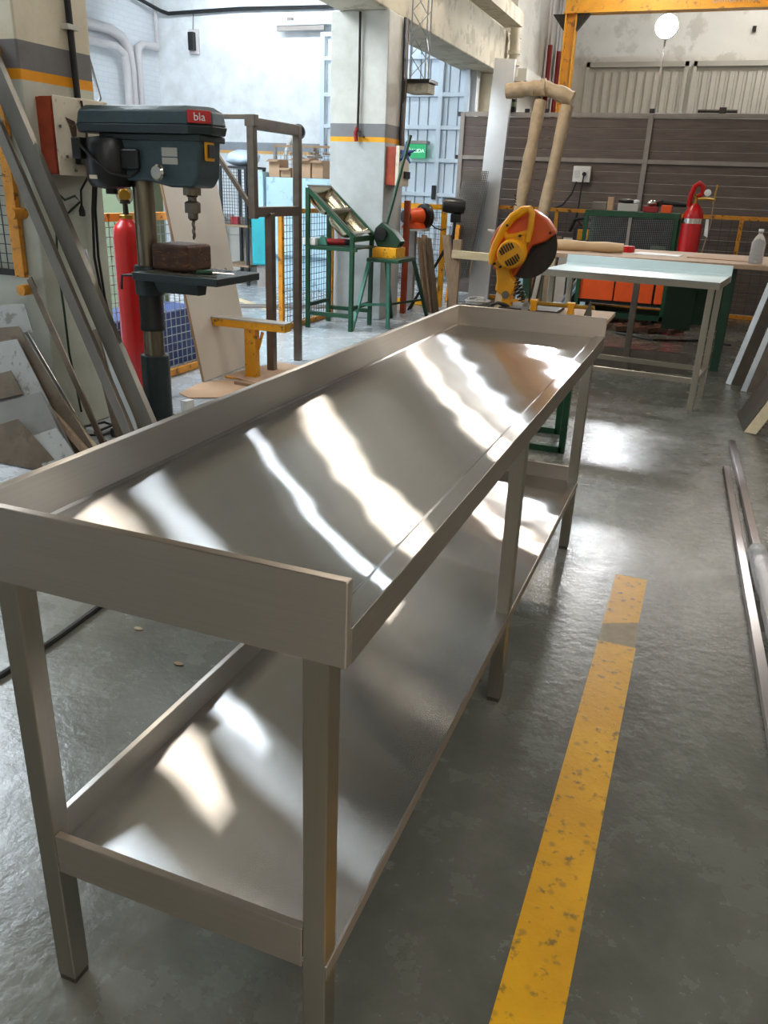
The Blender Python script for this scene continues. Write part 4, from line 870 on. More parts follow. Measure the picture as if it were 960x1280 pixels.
# ================================================================== REAR PARTITION AND WHAT STANDS AT IT
pt = thing('partition_screen', 'brown boarded partition with grey steel frame closing off the rear of the bay', 'partition', (-0.7, 10.6, 0))
PXS = [-3.05, -0.66, 1.73, 4.1]
for i in range(3):
    z = 0.03
    while z < 2.25:
        h = min(0.125, 2.27-z)
        MB().prism([(10.60+random.uniform(0, 0.004), z+0.002), (10.598, z+0.006), (10.598, z+h-0.006), (10.60, z+h-0.002), (10.63, z+h-0.002), (10.63, z+0.002)], 'x', PXS[i]+0.03, PXS[i+1]-0.03).build('board', 'brown_panel', pt)
        z += h
for x in PXS: MB().box(x-0.03, x+0.03, 10.565, 10.64, 0, 2.32).build('post', 'grey_frame', pt, bevel=0.003)
for z in (2.30, 1.78):
    for i in range(3): MB().box(PXS[i]+0.03, PXS[i+1]-0.03, 10.57, 10.625, z-0.025, z+0.025).build('rail', 'grey_frame', pt, bevel=0.003)
for x, z in ((-3.09, 2.30), (-3.09, 1.78), (-1.95, 2.34), (-2.2, 2.34), (-0.66, 2.35)): MB().box(x-0.03, x+0.03, 10.57, 10.62, z-0.025, z+0.025).build('clamp', 'black_metal', pt, bevel=0.004)

t = thing('socket_box', 'white double socket box fixed to the brown partition with a plugged cable', 'socket', (-1.4, 10.55, 1.6))
MB().box(-1.52, -1.30, 10.52, 10.57, 1.52, 1.71).build('case', 'white', t, bevel=0.006)
for x in (-1.47, -1.37):
    MB().box(x-0.035, x+0.035, 10.512, 10.521, 1.575, 1.66).build('socket', 'paper', t, bevel=0.004)
MB().cyl((-1.37, 10.47, 1.615), (-1.37, 10.515, 1.615), 0.025, 12).build('plug', 'black', t)
tag(MB().tube([(-1.37, 10.47, 1.61), (-1.38, 10.46, 1.45), (-1.39, 10.44, 1.15), (-1.38, 10.32, 1.08), (-1.26, 10.06, 1.01)], 0.010, 6).build('socket_cable', 'black'), 'black cable dropping from the plug of the socket box', 'cable')
tag(MB().tube([(-1.46, 10.53, 1.53), (-1.50, 10.50, 1.38), (-1.60, 10.50, 1.24), (-1.74, 10.50, 1.18)], 0.010, 6).build('socket_cable', 'black'), 'black cable curving left from under the socket box', 'cable')
t = thing('paint_can', 'small dark paint can standing on the top rail of the partition', 'can', (-2.44, 10.60, 2.33))
MB().lathe((-2.44, 10.60, 2.325), [(0.085, 0), (0.09, 0.005), (0.09, 0.145), (0.085, 0.15)], 20).build('body', 'black_metal', t)
MB().cyl((-2.44, 10.60, 2.385), (-2.44, 10.60, 2.44), 0.0915, 20).build('label_band', 'pale_green', t); MB().cyl((-2.44, 10.60, 2.472), (-2.44, 10.60, 2.485), 0.088, 20).build('lid', 'chrome', t)

t = thing('steel_sheet', 'tall narrow folded bright steel sheet leaning upright near the sliding door', 'sheet metal', (-2.5, 10.2, 0))
MB().quad_slab((-2.68, 10.12, 0), (-2.40, 10.10, 0), (-2.33, 10.24, 2.88), (-2.59, 10.26, 2.90), 0.004).build('face', 'steel_tall', t, bevel=0.001)
MB().quad_slab((-2.682, 10.123, 0), (-2.680, 10.17, 0), (-2.592, 10.31, 2.90), (-2.594, 10.263, 2.90), 0.004).build('flange', 'steel_tall', t)
MB().quad_slab((-2.402, 10.107, 0), (-2.400, 10.15, 0), (-2.332, 10.29, 2.88), (-2.334, 10.247, 2.88), 0.004).build('flange', 'steel_tall', t)
# paper wrapped tube frame
wf = thing('wrapped_frame', 'tall T shaped frame wrapped in kraft paper leaning on the partition', 'frame', (-1.9, 9.5, 0))
def wrap(p, q, r, n=16, seed=1):
    rr = random.Random(seed); p, q = Vector(p), Vector(q); pts = [p.lerp(q, k/n) for k in range(n+1)]
    return MB().tube(pts, [r*(1+rr.uniform(-0.13, 0.13)) for _ in pts], 12)
wrap((-1.99, 9.1, 0), (-1.825, 9.55, 2.36), 0.072).build('wrapped_tube', 'kraft', wf)
wrap((-1.70, 9.0, 0), (-1.515, 9.55, 2.30), 0.068, seed=2).build('wrapped_tube', 'kraft', wf)
wrap((-2.24, 9.56, 2.46), (-1.78, 9.56, 2.50), 0.085, 10, 3).build('wrapped_arm', 'kraft', wf); wrap((-1.86, 9.56, 2.52), (-1.46, 9.56, 2.38), 0.08, 10, 4).build('wrapped_arm', 'kraft', wf)
mk = MB()
for a in (0.0, 0.035, 0.065, 0.10): mk.bar((-1.955+a*0.11, 9.205+a*0.19, 1.34-a), (-1.93+a*0.11, 9.21+a*0.19, 1.325-a), 0.006, 0.012)
mk.build('pen_marks', 'black', wf, kind='stuff')
# bundle of grey mesh leaning left of the steel sheet
t = thing('mesh_sheets', 'bundle of grey expanded mesh sheets leaning left of the tall steel sheet', 'mesh sheets', (-2.72, 9.9, 0))
for k in range(4):
    m_ = MB(); y = 9.76+0.05*k
    grid_wires(m_, (-2.98+0.02*k, y, 0.3), (0.30, 0.02, 0), (0.18-0.02*k, 0.14, 1.3-0.12*(k % 2)), 14, 50, 0.006)
    m_.build('mesh_sheet', 'mesh_light' if k % 2 else 'tube_steel', t, kind='stuff')
MB().bar((-2.84, 9.72, 0), (-2.78, 9.80, 0.95), 0.06, 0.06).build('orange_prop', 'orange_frame', t, label='orange yellow prop')
# black work lamp on a stand
t = thing('work_lamp', 'black work lamp on a thin stand before the leaning mesh sheets', 'lamp', (-2.45, 8.5, 0))
MB().lathe((-2.58, 8.46, 1.21), [(0.03, -0.01), (0.075, 0), (0.082, 0.06), (0.082, 0.20), (0.07, 0.24), (0.03, 0.25)], 20, (0.93, 0.3, -0.06)).build('head', 'black_metal', t)
MB().cyl((-2.46, 8.5, 0.70), (-2.44, 8.5, 1.13), 0.016, 10).build('pole', 'black_metal', t)
MB().box(-2.49, -2.39, 8.46, 8.54, 1.03, 1.12).build('bracket', 'black_metal', t, bevel=0.01); MB().cyl((-2.46, 8.5, 0.62), (-2.46, 8.5, 0.74), 0.03, 10).build('grip', 'black', t)
MB().cyl((-2.46, 8.5, 0.0), (-2.46, 8.5, 0.64), 0.014, 10).build('lower_pole', 'tube_steel', t); MB().cyl((-2.46, 8.5, 0), (-2.46, 8.5, 0.02), 0.06, 20).build('foot', 'black_metal', t)
tag(MB().tube([(-2.40+0.17*(0.5+0.5*math.cos(k*0.13))*math.cos(k*0.61), 9.62+0.12*math.sin(k*0.61), 0.02+0.0007*k) for k in range(90)], 0.012, 6).build('coiled_rope', 'paper'), 'loose coil of whitish rope on the floor by the steel sheet', 'rope')
# timber trestle with pale bar
t = thing('timber_trestle', 'pale timber rail on two weathered posts behind the workbench end', 'trestle', (-1.6, 6.0, 0))
MB().bar((-1.70, 6.0, 0.875), (-0.85, 6.05, 0.855), 0.045, 0.062).build('rail', 'wood_pale', t, bevel=0.002)
MB().bar((-1.68, 6.04, 0), (-1.67, 6.04, 0.99), 0.045, 0.07, (1, 0, 0)).build('post', 'wood', t, bevel=0.002)
MB().bar((-1.60, 6.06, 0), (-1.78, 6.06, 1.02), 0.05, 0.06, (1, 0, 0)).build('brace', 'wood', t, bevel=0.002)
MB().bar((-0.90, 6.10, 0), (-0.90, 6.08, 0.84), 0.06, 0.05, (1, 0, 0)).build('post', 'wood', t, bevel=0.002)

# leaning panels seen between the saw and the cart
def lpanel(name, label, mat, x0, x1, y, z1, lean_x=0.05, t=0.02, cat='panel'):
    return tag(MB().quad_slab((x0, y-0.22, 0), (x1, y-0.22, 0), (x1+lean_x, y, z1), (x0+lean_x, y, z1), t).build(name, mat), label, cat)
lpanel('leaning_panel', 'pale blue panel leaning at the partition behind the saw', 'light_blue', -2.02, -1.84, 10.30, 0.86)
lpanel('leaning_panel', 'narrow white strip of board leaning beside the pale blue panel', 'cream_board', -1.80, -1.745, 10.26, 0.84, 0.07)
lpanel('leaning_panel', 'brown board leaning between white strip and cream panel', 'wood', -1.715, -1.58, 10.29, 0.86)
lpanel('leaning_panel', 'cream panel leaning left of the blue grey bars', 'cream_board', -1.56, -1.34, 10.27, 0.85, 0.06)
t = thing('angle_bars', 'pale blue grey angle bars leaning left of the orange cart', 'bars', (-1.2, 9.6, 0))
MB().bar((-1.34, 9.5, 0.02), (-1.0, 9.8, 0.62), 0.045, 0.03).build('bar', 'light_blue', t); MB().bar((-1.38, 9.48, 0.02), (-1.04, 9.78, 0.64), 0.03, 0.03).build('bar', 'alu_light', t)
MB().bar((-1.06, 9.45, 0), (-1.02, 9.55, 0.70), 0.06, 0.04).build('upright', 'light_blue', t)
bl = MB(); blob(bl, (-1.34, 9.22, 0.085), (0.20, 0.14, 0.08), 9, amp=0.16)
tag(bl.build('plastic_sheeting', 'plastic_bag', sharp=80), 'crumpled pale blue plastic sheeting on the floor left of the cart', 'plastic')

# ------------------------------------------------------------------ long board bench
bb = thing('board_bench', 'bench with long brown chipboard top and green metal side behind the small table', 'workbench', (0, 7.2, 0))
MB().box(-1.32, 1.9, 6.60, 7.85, 0.862, 0.90).build('top_board', 'board', bb, bevel=0.003)
for x, y in ((0.50, 6.75), (0.53, 7.70), (-1.2, 7.7), (-1.2, 6.75)): MB().box(x-0.035, x+0.035, y-0.035, y+0.035, 0, 0.862).build('leg', 'green_dark', bb, bevel=0.003)
MB().box(0.22, 0.50, 7.66, 7.69, 0.25, 0.862).build('side_panel', 'green', bb); MB().box(-0.02, 0.24, 7.45, 7.48, 0.22, 0.862).build('side_panel', 'green_dark', bb)
MB().box(-1.2, 0.5, 7.68, 7.72, 0.80, 0.862).build('apron', 'green_dark', bb)
MB().box(-0.24, -0.19, 6.36, 6.41, 0, 0.83).build('prop_post', 'tube_steel', bb, bevel=0.003)
tag(MB().box(-0.60, 0.28, 6.42, 6.46, 0.0, 0.17).build('steel_rail', 'tube_steel', bevel=0.002), 'low steel rail standing on the floor behind the small table', 'rail')
t = wrap((-1.06, 6.95, 0.946), (-0.42, 6.98, 0.946), 0.045, 4, 8)
tag(t.build('kraft_roll', 'kraft_smooth'), 'roll of brown kraft paper lying on the long board bench', 'roll')
tag(MB().lathe((-0.40, 7.25, 0.90), [(0.05, 0), (0.055, 0.005), (0.055, 0.05), (0.05, 0.055)], 20).build('tape_roll', 'red'), 'red tape roll on the long board bench right of the kraft roll', 'tape')
tag(MB().prism([(-0.36, 7.05), (0.05, 7.0), (0.08, 7.25), (-0.30, 7.35)], 'z', 0.9005, 0.906).build('paper_sheet', 'paper'), 'white paper sheet lying right of the red tape roll', 'paper')
tag(MB().prism([(0.12, 7.0), (0.62, 6.9), (0.66, 7.2), (0.20, 7.4)], 'z', 0.9005, 0.908).build('cardboard_sheet', 'cardboard'), 'flat cardboard sheet at the right end of the long board bench', 'cardboard')
t = thing('bottle', 'clear plastic bottle standing at the right end of the long board bench', 'bottle', (0.66, 6.78, 0.90))
MB().lathe((0.66, 6.78, 0.901), [(0.05, 0), (0.055, 0.01), (0.055, 0.16), (0.04, 0.20), (0.018, 0.23), (0.018, 0.25)], 20).build('body', 'clear_plastic', t)
MB().cyl((0.66, 6.78, 1.151), (0.66, 6.78, 1.17), 0.02, 12).build('cap', 'white', t)

# ------------------------------------------------------------------ welding cart and red cylinder
wc = thing('tool_cart', 'green welding cart with wire mesh sides and orange doors by the partition', 'cart', (-0.6, 9.2, 0))
KX0, KX1, KY0, KY1 = -1.08, -0.08, 8.95, 9.55
for x in (KX0+0.02, KX1-0.02):
    for y in (KY0+0.02, KY1-0.02): MB().box(x-0.02, x+0.02, y-0.02, y+0.02, 0.08, 1.16).build('post', 'green', wc)
MB().box(KX0, KX1, KY0, KY1, 1.16, 1.22).build('top_tray', 'green', wc, bevel=0.004)
MB().box(KX0, KX1, KY0, KY1, 0.73, 0.77).build('shelf', 'green_dark', wc); MB().box(KX0, KX1, KY0, KY1, 0.08, 0.13).build('base', 'green_dark', wc)
MB().box(KX0+0.03, KX1-0.03, KY0+0.06, KY1-0.02, 0.22, 0.73).build('cabinet', 'black_metal', wc)
for a, b in ((KX0+0.03, -0.66), (-0.645, -0.23), (-0.205, KX1-0.04)): MB().box(a, b, KY0+0.03, KY0+0.06, 0.26, 0.72).build('cabinet_door', 'orange', wc, bevel=0.005)
grid_wires(MB(), (KX0+0.04, KY0+0.015, 0.77), (0.44, 0, 0.02), (0, 0, 0.38), 22, 20, 0.0028).build('wire_mesh', 'mesh_light', wc, kind='stuff')
grid_wires(MB(), (-0.55, KY0+0.015, 0.77), (0.42, 0, 0.02), (0, 0, 0.38), 21, 20, 0.0028).build('wire_mesh', 'mesh_light', wc, kind='stuff')
MB().box(-0.60, -0.565, KY0, KY0+0.03, 0.77, 1.16).build('divider', 'grey_frame', wc)
MB().box(KX0+0.04, KX1-0.04, KY1-0.03, KY1-0.015, 0.77, 1.16).build('dark_backing', 'black_metal', wc)  # dark sheet put in for the shade inside the cart
for x in (KX0+0.1, KX1-0.1):
    for y in (KY0+0.08, KY1-0.08): MB().cyl((x-0.02, y, 0.04), (x+0.02, y, 0.04), 0.04, 16).build('wheel', 'black', wc)
def box_with(label, x0, x1, y0, y1, h, mat, name='tool_box', z=1.221): return tag(MB().box(x0, x1, y0, y1, z, z+h).build(name, mat, bevel=0.006), label, 'box')
box_with('grey tool box at the left end of the green cart top', -1.02, -0.86, 9.0, 9.15, 0.085, 'steel_dull')
box_with('upright brown carton on the green cart top beside the left grey box', -0.855, -0.79, 9.0, 9.1, 0.14, 'cardboard', 'carton')
box_with('wide grey tray box second from the left on the cart top', -0.74, -0.52, 9.0, 9.15, 0.08, 'gate_grey')
box_with('dark red tin under the shiny cap on the cart top', -0.47, -0.31, 9.02, 9.15, 0.06, 'red_dark', 'tin')
box_with('orange and white packet on the cart top near its right end', -0.28, -0.17, 9.0, 9.12, 0.08, 'orange', 'packet')
b2 = MB(); blob(b2, (-0.39, 9.08, 1.315), (0.055, 0.05, 0.033), 3, amp=0.06); tag(b2.build('shiny_cap', 'chrome', sharp=80), 'shiny silver cap sitting on the dark red tin', 'cap')
b2 = MB(); blob(b2, (-0.65, 9.07, 1.325), (0.09, 0.05, 0.025), 5, amp=0.1); tag(b2.build('dark_gloves', 'black', sharp=80), 'dark gloves lying on the wide grey tray box', 'gloves')
b2 = MB(); blob(b2, (-0.555, 9.06, 1.322), (0.04, 0.035, 0.022), 6, amp=0.06); tag(b2.build('foil_lid', 'paper', sharp=80), 'small bright foil lid beside the dark gloves', 'lid')
t = thing('angle_grinder', 'black angle grinder lying across the packet on the cart top', 'grinder', (-0.2, 9.1, 1.30))
MB().tube([(-0.30, 9.16, 1.325), (-0.20, 9.16, 1.318), (-0.05, 9.14, 1.31), (0.0, 9.14, 1.322)], [0.03, 0.032, 0.026, 0.02], 10).build('body', 'black_metal', t); MB().cyl((-0.32, 9.16, 1.335), (-0.30, 9.16, 1.285), 0.045, 16).build('head', 'dark_iron', t)
tag(MB().box(-0.98, -0.56, 9.10, 9.30, 0.771, 0.83).build('document_stack', 'light_blue', bevel=0.004), 'pale blue folders on the mesh shelf of the cart', 'folders')
tag(MB().box(-0.34, -0.18, 9.08, 9.25, 0.771, 0.87).build('small_box', 'pale_green', bevel=0.004), 'small green box on the right part of the cart mesh shelf', 'box')
rc = thing('gas_bottle', 'short red gas bottle with ring handle guard and gauges right of the cart', 'gas cylinder', (0.06, 9.0, 0))
MB().lathe((0.06, 9.0, 0), [(0.095, 0), (0.108, 0.015), (0.108, 1.16), (0.10, 1.22), (0.075, 1.28), (0.045, 1.31), (0.04, 1.33)], 28).build('body', 'red', rc)
MB().cyl((0.06, 9.0, 1.13), (0.06, 9.0, 1.18), 0.1095, 28).build('band', 'chrome', rc)
MB().tube([(0.0, 8.99, 1.30), (0.0, 8.97, 1.40), (0.03, 8.96, 1.50), (0.07, 8.96, 1.53), (0.11, 8.97, 1.50), (0.115, 8.98, 1.43), (0.08, 8.99, 1.40)], 0.028, 10).build('handle_guard', 'red', rc)
MB().lathe((0.06, 9.0, 1.33), [(0.02, 0), (0.02, 0.07), (0.03, 0.08), (0.025, 0.10)], 14).build('valve', 'brass', rc)
MB().tube([(0.08, 8.98, 1.38), (0.16, 8.95, 1.38), (0.25, 8.94, 1.37)], 0.014, 8).build('regulator_arm', 'brass', rc)
MB().lathe((0.165, 8.93, 1.44), [(0.03, 0), (0.034, 0.004), (0.034, 0.02), (0.02, 0.024)], 20, (0.1, -1, 0)).build('gauge', 'paper', rc)
MB().cyl((0.235, 8.94, 1.33), (0.25, 8.94, 1.52), 0.008, 8).build('stem', 'brass', rc)
MB().tube([(0.24, 8.93, 1.36), (0.25, 8.90, 1.15), (0.22, 8.88, 0.9), (0.16, 8.86, 0.6)], 0.008, 6).build('hose', 'wood', rc)
MB().quad_slab((0.20, 8.87, 1.02), (0.24, 8.87, 1.00), (0.225, 8.87, 1.18), (0.195, 8.87, 1.18), 0.003).build('tag', 'paper', rc)
t = thing('shop_vacuum', 'black and yellow shop machine standing left of the cart under the socket', 'machine', (-1.25, 9.3, 0))
MB().lathe((-1.20, 9.97, 0), [(0.16, 0), (0.17, 0.03), (0.17, 0.70), (0.14, 0.80), (0.14, 0.92), (0.10, 1.0)], 24).build('body', 'black_metal', t)
MB().box(-1.26, -1.13, 9.77, 9.87, 0.86, 0.98).build('front_plate', 'yellow', t, bevel=0.006)
MB().tube([(-1.09, 9.87, 0.9), (-1.06, 9.79, 0.97), (-1.08, 9.77, 1.07), (-1.17, 9.77, 1.12), (-1.31, 9.81, 1.09), (-1.37, 9.87, 0.95)], 0.02, 8).build('hose', 'black', t)
m_ = MB()
for k in range(26):
    x, y = random.uniform(-0.7, 0.05), random.uniform(8.45, 8.72); a = random.uniform(0, 3)
    m_.bar((x, y, 0.03), (x+0.18*math.cos(a), y+0.12*math.sin(a), 0.05), 0.05, 0.05)
tag(m_.build('floor_clutter', 'wood_dark'), 'dark jumble of scrap on the floor under the orange cart doors', 'scrap', kind='stuff')
tag(MB().tube([(-0.5, 8.3, 0.012), (-0.1, 8.05, 0.012), (0.2, 8.2, 0.012), (0.45, 8.35, 0.012), (0.65, 8.2, 0.012)], 0.011, 6).build('floor_cable', 'black'), 'black cable snaking on the floor before the cart', 'cable')

# ------------------------------------------------------------------ small steel table
U2 = Vector((0.9936, -0.113, 0)); V2 = Vector((0.113, 0.9936, 0)); O2 = Vector((0.405, 5.075, 0))
T2 = Matrix((U2, V2, Vector((0, 0, 1)))).transposed().to_4x4(); T2.translation = O2
st = thing('steel_table', 'small stainless steel table with film covered top and rear upstand', 'table', O2)
LN = 1.20
MB().box(-LN, 0, 0, 0.62, 0.865, 0.875).xf(T2).build('top', 'film', st)
MB().box(-LN, 0, 0, 0.003, 0.830, 0.876).xf(T2).build('front_apron', 'steel_table', st); MB().box(-0.003, 0, 0.003, 0.62, 0.830, 0.876).xf(T2).build('end_apron', 'steel_table', st)
MB().prism([(0.618, 0.83), (0.632, 0.83), (0.632, 0.945), (0.618, 0.945), (0.612, 0.885), (0.60, 0.876)], 'x', -LN, 0.002).xf(T2).build('upstand', 'film', st)
for x, y in ((-0.055, 0.07), (-0.055, 0.56), (-LN+0.06, 0.07), (-LN+0.06, 0.56)): MB().box(x-0.02, x+0.02, y-0.02, y+0.02, 0, 0.865).xf(T2).build('leg', 'steel_table', st, bevel=0.003)
MB().box(-LN+0.08, -0.075, 0.055, 0.085, 0.19, 0.225).xf(T2).build('stretcher', 'steel_table', st, bevel=0.002); MB().box(-LN+0.08, -0.075, 0.545, 0.575, 0.19, 0.225).xf(T2).build('stretcher', 'steel_table', st, bevel=0.002)
MB().box(-0.07, -0.04, 0.09, 0.54, 0.19, 0.225).xf(T2).build('stretcher', 'steel_table', st, bevel=0.002)

# ------------------------------------------------------------------ cut-off saw on its green trestle
gt = thing('saw_trestle', 'dark green square tube trestle under the yellow saw behind the workbench', 'trestle', (-0.6, 3.9, 0))
def gtb(p, q, w=0.035): MB().bar(p, q, w, w).build('tube', 'green', gt, bevel=0.002)
for x, y in ((-0.29, 3.72), (-0.38, 4.10), (-0.72, 3.72), (-0.72, 4.10)): gtb((x, y, 0), (x, y, 0.73))
gtb((-0.72, 3.72, 0.018), (-0.29, 3.72, 0.018)); gtb((-0.72, 4.10, 0.018), (-0.38, 4.10, 0.018)); gtb((-0.72, 3.72, 0.712), (-0.29, 3.72, 0.712)); gtb((-0.72, 4.10, 0.712), (-0.38, 4.10, 0.712)); gtb((-0.29, 3.73, 0.712), (-0.38, 4.09, 0.712)); gtb((-0.72, 3.73, 0.712), (-0.72, 4.09, 0.712))
MB().box(-0.755, -0.14, 3.70, 4.16, 0.73, 0.752).build('top_board', 'board', gt, bevel=0.002)
sw = thing('cut_off_saw', 'yellow and orange abrasive cut off saw with raised head behind the workbench', 'saw', (-0.7, 3.9, 0.752))
MB().box(-0.75, -0.42, 3.80, 4.08, 0.752, 0.772).build('base', 'dark_iron', sw, bevel=0.005)
MB().prism([(-0.747, 0.765), (-0.693, 0.765), (-0.703, 0.862), (-0.728, 0.878), (-0.752, 0.86)], 'y', 3.85, 3.93).build('pivot_bracket', 'yellow_saw', sw, bevel=0.008)
MB().cyl((-0.725, 3.84, 0.835), (-0.725, 3.94, 0.835), 0.022, 16).build('pivot_pin', 'steel_dull', sw)
MB().prism([(-0.798, 0.981), (-0.724, 0.986), (-0.704, 0.930), (-0.670, 0.897), (-0.692, 0.834), (-0.735, 0.818), (-0.790, 0.853), (-0.784, 0.907)], 'y', 3.845, 3.935).build('arm', 'yellow_saw', sw, bevel=0.012)
MB().prism([(-0.854, 1.034), (-0.851, 1.112), (-0.821, 1.186), (-0.759, 1.252), (-0.691, 1.288), (-0.62, 1.291), (-0.545, 1.245), (-0.489, 1.178), (-0.541, 1.129), (-0.618, 1.10), (-0.65, 1.025), (-0.708, 0.913), (-0.74, 0.963), (-0.819, 0.958)], 'y', 3.90, 3.99).build('guard', 'orange_guard', sw, bevel=0.014, seg=3)
MB().lathe((-0.655, 3.942, 1.095), [(0.174, 0), (0.1745, 0.002), (0.1745, 0.006), (0.174, 0.008)], 48, (0, 1, 0)).build('abrasive_disc', 'disc', sw)
MB().cyl((-0.655, 3.93, 1.095), (-0.655, 3.96, 1.095), 0.05, 24).build('disc_flange', 'dark_iron', sw)
MB().prism([(-0.764, 1.117), (-0.733, 1.155), (-0.643, 1.158), (-0.629, 1.118), (-0.647, 1.035), (-0.693, 0.985), (-0.787, 0.969), (-0.823, 1.001), (-0.785, 1.030)], 'y', 3.835, 3.90).build('gear_case', 'yellow_saw', sw, bevel=0.014, seg=3)
HP = [(-0.815, 0.995), (-0.822, 1.04), (-0.808, 1.10), (-0.771, 1.184), (-0.723, 1.250), (-0.669, 1.286), (-0.635, 1.294), (-0.618, 1.272), (-0.620, 1.20), (-0.632, 1.125)]
MB().tube([(x, 3.845, z) for x, z in HP], [0.020, 0.020, 0.019, 0.021, 0.024, 0.024, 0.020, 0.017, 0.017, 0.018], 10).build('handle', 'yellow_saw', sw)
MB().tube([(-0.775, 3.855, 1.17), (-0.745, 3.85, 1.145), (-0.70, 3.85, 1.15), (-0.64, 3.855, 1.17)], 0.017, 10).build('handle_web', 'yellow_saw', sw)
mo = MB().lathe((-0.699, 3.836, 1.06), [(0.076, 0), (0.076, 0.07), (0.068, 0.088), (0.030, 0.094)], 32, (0, -1, 0)).build('motor_cover', 'yellow_saw', sw)
for sgn in (1, -1):
    for k in range(6):
        u_ = -0.036+0.0144*k; v0, v1 = sgn*0.018, sgn*(0.018+math.sqrt(max(0.0, 0.055**2-u_**2))*0.72)
        ca, sa = math.cos(0.6), math.sin(0.6); f = lambda a, b: (-0.699+a*ca-b*sa, 3.742, 1.06+a*sa+b*ca)
        MB().bar(f(u_, v0), f(u_, v1), 0.0065, 0.012, (0, 1, 0)).build('vent_slot', 'black', mo)
sp_ = MB(); sp_.tube([(-0.683+0.055*k/90+0.020*math.cos(k*0.42), 3.87+0.020*math.sin(k*0.42), 0.915-0.105*k/90+0.012*math.cos(k*0.42)) for k in range(91)], 0.0045, 6)
sp_.build('return_spring', 'black_metal', sw)
MB().bar((-0.70, 3.87, 0.80), (-0.60, 3.87, 0.815), 0.03, 0.012).build('spring_seat', 'yellow_saw', sw)
for x, z in ((-0.80, 1.00), (-0.765, 0.985), (-0.67, 1.155), (-0.52, 1.175), (-0.745, 1.205)): MB().cyl((x, 3.815 if x < -0.6 else 3.893, z), (x, 3.86 if x < -0.6 else 3.91, z), 0.007, 8).build('screw', 'black', sw)
MB().tube([(-0.70, 3.86, 0.772), (-0.76, 3.83, 0.79), (-0.80, 3.82, 0.775)], 0.010, 8).build('power_cord', 'black', sw)
lv = MB().tube([(-0.835, 3.90, 1.165), (-0.87, 3.89, 1.172)], [0.012, 0.006], 10); lv.build('lock_knob', 'paper', sw)
vc = thing('clamp_vise', 'pair of yellow clamp blocks on a screw rod behind the workbench end', 'clamp', (-0.45, 3.9, 0.752))
for x in (-0.555, -0.35): 
    MB().prism([(x-0.022, 0.752), (x+0.022, 0.752), (x+0.018, 0.79), (x+0.022, 0.825), (x-0.022, 0.825), (x-0.012, 0.79)], 'y', 3.80, 3.85).build('clamp_block', 'yellow_saw', vc, bevel=0.004)
MB().cyl((-0.58, 3.825, 0.806), (-0.22, 3.825, 0.806), 0.011, 12).build('screw_rod', 'brass', vc)
tag(MB().prism([(-0.275, 0.752), (-0.225, 0.752), (-0.232, 0.80), (-0.243, 0.85)], 'y', 3.78, 3.79).build('steel_offcut', 'steel_dull'), 'pointed grey steel offcut standing right of the yellow clamp', 'offcut')
tag(MB().prism([(-0.62, 0.752), (-0.585, 0.752), (-0.57, 0.80), (-0.60, 0.83)], 'y', 3.79, 3.80).build('steel_offcut', 'dust_white'), 'small whitish offcut standing left of the yellow clamp', 'offcut')

# ------------------------------------------------------------------ gantry
gn = thing('gantry_crane', 'amber yellow steel gantry with post and overhead beam before the rear wall', 'gantry', (-2.4, 14.5, 0))
MB().box(-2.57, -2.55, 14.40, 14.60, 0, 4.09).build('post_flange', 'amber', gn); MB().box(-2.40, -2.38, 14.40, 14.60, 0, 4.09).build('post_flange', 'amber', gn); MB().box(-2.55, -2.40, 14.49, 14.51, 0, 4.09).build('post_web', 'amber', gn)
MB().box(-2.6, 4.9, 14.38, 14.62, 4.09, 4.115).build('beam_flange', 'amber', gn); MB().box(-2.6, 4.9, 14.49, 14.51, 4.115, 4.42).build('beam_web', 'amber', gn); MB().box(-2.6, 4.9, 14.38, 14.62, 4.42, 4.445).build('beam_flange', 'amber', gn)
for s_ in (-1, 1): MB().prism([(-2.48+s_*0.10, 4.09), (-2.48+s_*0.30, 4.09), (-2.48+s_*0.10, 3.85)], 'y', 14.44, 14.56).build('gusset', 'dark_iron', gn)
for x in (4.70, 4.87): MB().box(x-0.01, x+0.01, 14.40, 14.60, 0, 4.09).build('post_flange', 'amber', gn)
MB().box(4.71, 4.86, 14.49, 14.51, 0, 4.09).build('post_web', 'amber', gn)
lettering('lettering', 'CARGA MAX', 0.12, (0.0, 14.485, 4.22), (PI/2, 0, 0), 'gate_grey', gn)
for k, (y, z0, lab) in enumerate(((15.12, 3.75, 'left'), (15.95, 3.77, 'right'))):
    t = thing('fire_pipe', '%s red standpipe with thin white riser on the side wall' % lab, 'pipe', (-2.95, y, 0))
    MB().cyl((-2.92, y, 0), (-2.92, y, z0), 0.05, 12).build('red_pipe', 'red_dark', t); MB().cyl((-2.95, y-0.1, 0.5), (-2.95, y-0.1, CEIL_Z), 0.018, 8).build('riser', 'pipe', t)
    MB().cyl((-2.92, y, z0), (-2.92, y, CEIL_Z), 0.022, 8).build('riser', 'pipe', t)
tag(MB().box(0.30, 0.36, 15.95, 16.0, 4.02, 4.10).build('wall_box', 'dark_iron', bevel=0.006), 'tiny dark box on the rear wall right of the glowing bulb', 'box')

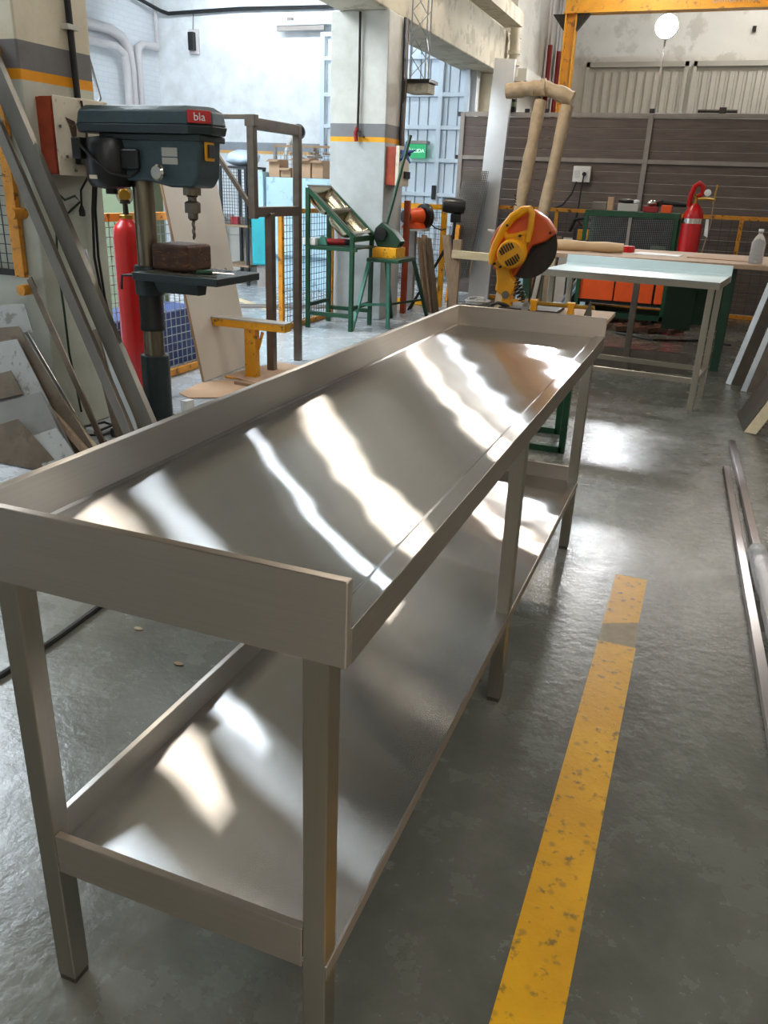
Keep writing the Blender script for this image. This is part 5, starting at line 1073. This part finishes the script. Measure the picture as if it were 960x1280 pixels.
# ------------------------------------------------------------------ right edge: leaning profiles and bars on the floor
for k, (p, q, lab, mat) in enumerate((((0.635, 6.22, 0.0), (0.87, 6.585, 1.06), 'left pale faced steel channel leaning on the board bench', 'alu_light'), ((0.745, 6.0, 0.0), (0.985, 6.42, 1.02), 'right pale faced steel channel leaning on the board bench', 'alu_light'))):
    t = thing('steel_channel', lab, 'profile', p)
    p, q = Vector(p), Vector(q); d = (q-p).normalized(); a = Vector((0.9, -0.45, 0)); a = (a-d*a.dot(d)).normalized(); c = d.cross(a).normalized()
    if c.y > 0: c = -c
    MB().quad_slab(p-a*0.04, p+a*0.005, q+a*0.005, q-a*0.04, 0.006).build('face', mat, t)
    MB().quad_slab(p+a*0.006, p+a*0.006-c*0.06+a*0.06, q+a*0.006-c*0.06+a*0.06, q+a*0.006, 0.006).build('web', 'tube_steel', t)
t = thing('steel_box_section', 'broad folded steel section leaning at the right edge of the picture', 'profile', (0.75, 4.9, 0))
MB().quad_slab((0.675, 5.20, 0), (0.706, 4.74, 0), (1.10, 4.60, 0.92), (1.07, 5.06, 0.92), 0.006).build('face', 'steel_dull', t)
MB().quad_slab((0.708, 4.735, 0), (0.776, 4.68, 0.01), (1.17, 4.54, 0.92), (1.102, 4.595, 0.92), 0.006).build('side', 'wood_pale', t)
MB().quad_slab((0.676, 5.204, 0), (0.744, 5.204, 0), (1.14, 5.064, 0.92), (1.072, 5.064, 0.92), 0.006).build('side', 'steel_dull', t)
t = thing('stock_trestle', 'low steel trestle carrying the leaning folded section just beyond the right edge', 'trestle', (1.2, 4.85, 0))
MB().bar((1.16, 4.3, 0.90), (1.16, 5.4, 0.90), 0.05, 0.05).build('rail', 'tube_steel', t)
for y in (4.35, 5.35):
    for x in (1.05, 1.45): MB().bar((1.18, y, 0.88), (x+0.1, y, 0), 0.04, 0.04, (0, 1, 0)).build('leg', 'tube_steel', t)
tag(MB().bar((0.592, 3.83, 0.016), (0.742, 0.6, 0.016), 0.032, 0.03).build('steel_bar', 'steel_bar', bevel=0.003), 'left of two long steel bars lying on the floor at the right', 'bar')
tag(MB().bar((0.628, 4.39, 0.016), (0.80, 0.9, 0.016), 0.034, 0.03).build('steel_bar', 'steel_bar', bevel=0.003), 'right of two long steel bars lying on the floor, partly wrapped in plastic', 'bar')
tag(wrap((0.705, 2.62, 0.042), (0.80, 0.95, 0.042), 0.036, 24, 5).build('plastic_wrap', 'clear_plastic'), 'clear crumpled plastic wrapped round the right steel bar on the floor', 'plastic wrap')

# ------------------------------------------------------------------ floor litter
tag(MB().tube([(-1.9, 0.30, 0.012), (-1.55, 0.50, 0.012), (-1.40, 0.70, 0.012), (-1.405, 0.95, 0.012), (-1.42, 1.16, 0.012), (-1.35, 1.6, 0.012), (-1.45, 2.2, 0.012)], 0.010, 8).build('floor_cable', 'black'), 'black cable on the floor seen under the near end of the workbench', 'cable')
rr = random.Random(3)
for k, (x, y, lab, mat) in enumerate(((-1.22, 1.10, 'curled dry leaf on the floor beside the black cable', 'tape'), (-0.98, 0.98, 'small dark leaf scrap on the floor under the workbench end', 'wood'), (-0.72, 1.18, 'tiny scrap on the floor left of the shelf upstand', 'wood_dark'), (0.10, 4.9, 'small pinkish scrap on the floor before the small table', 'cardboard'))):
    a = rr.uniform(0, 6); pts = [(x+0.016*math.cos(a+q)*(1+0.4*math.sin(3*q)), y+0.009*math.sin(a+q)) for q in (0, 1, 2, 3, 4, 5)]
    tag(MB().prism(pts, 'z', 0.001, 0.005).build('floor_scrap', mat), lab, 'scrap')

#--SECTIONS--
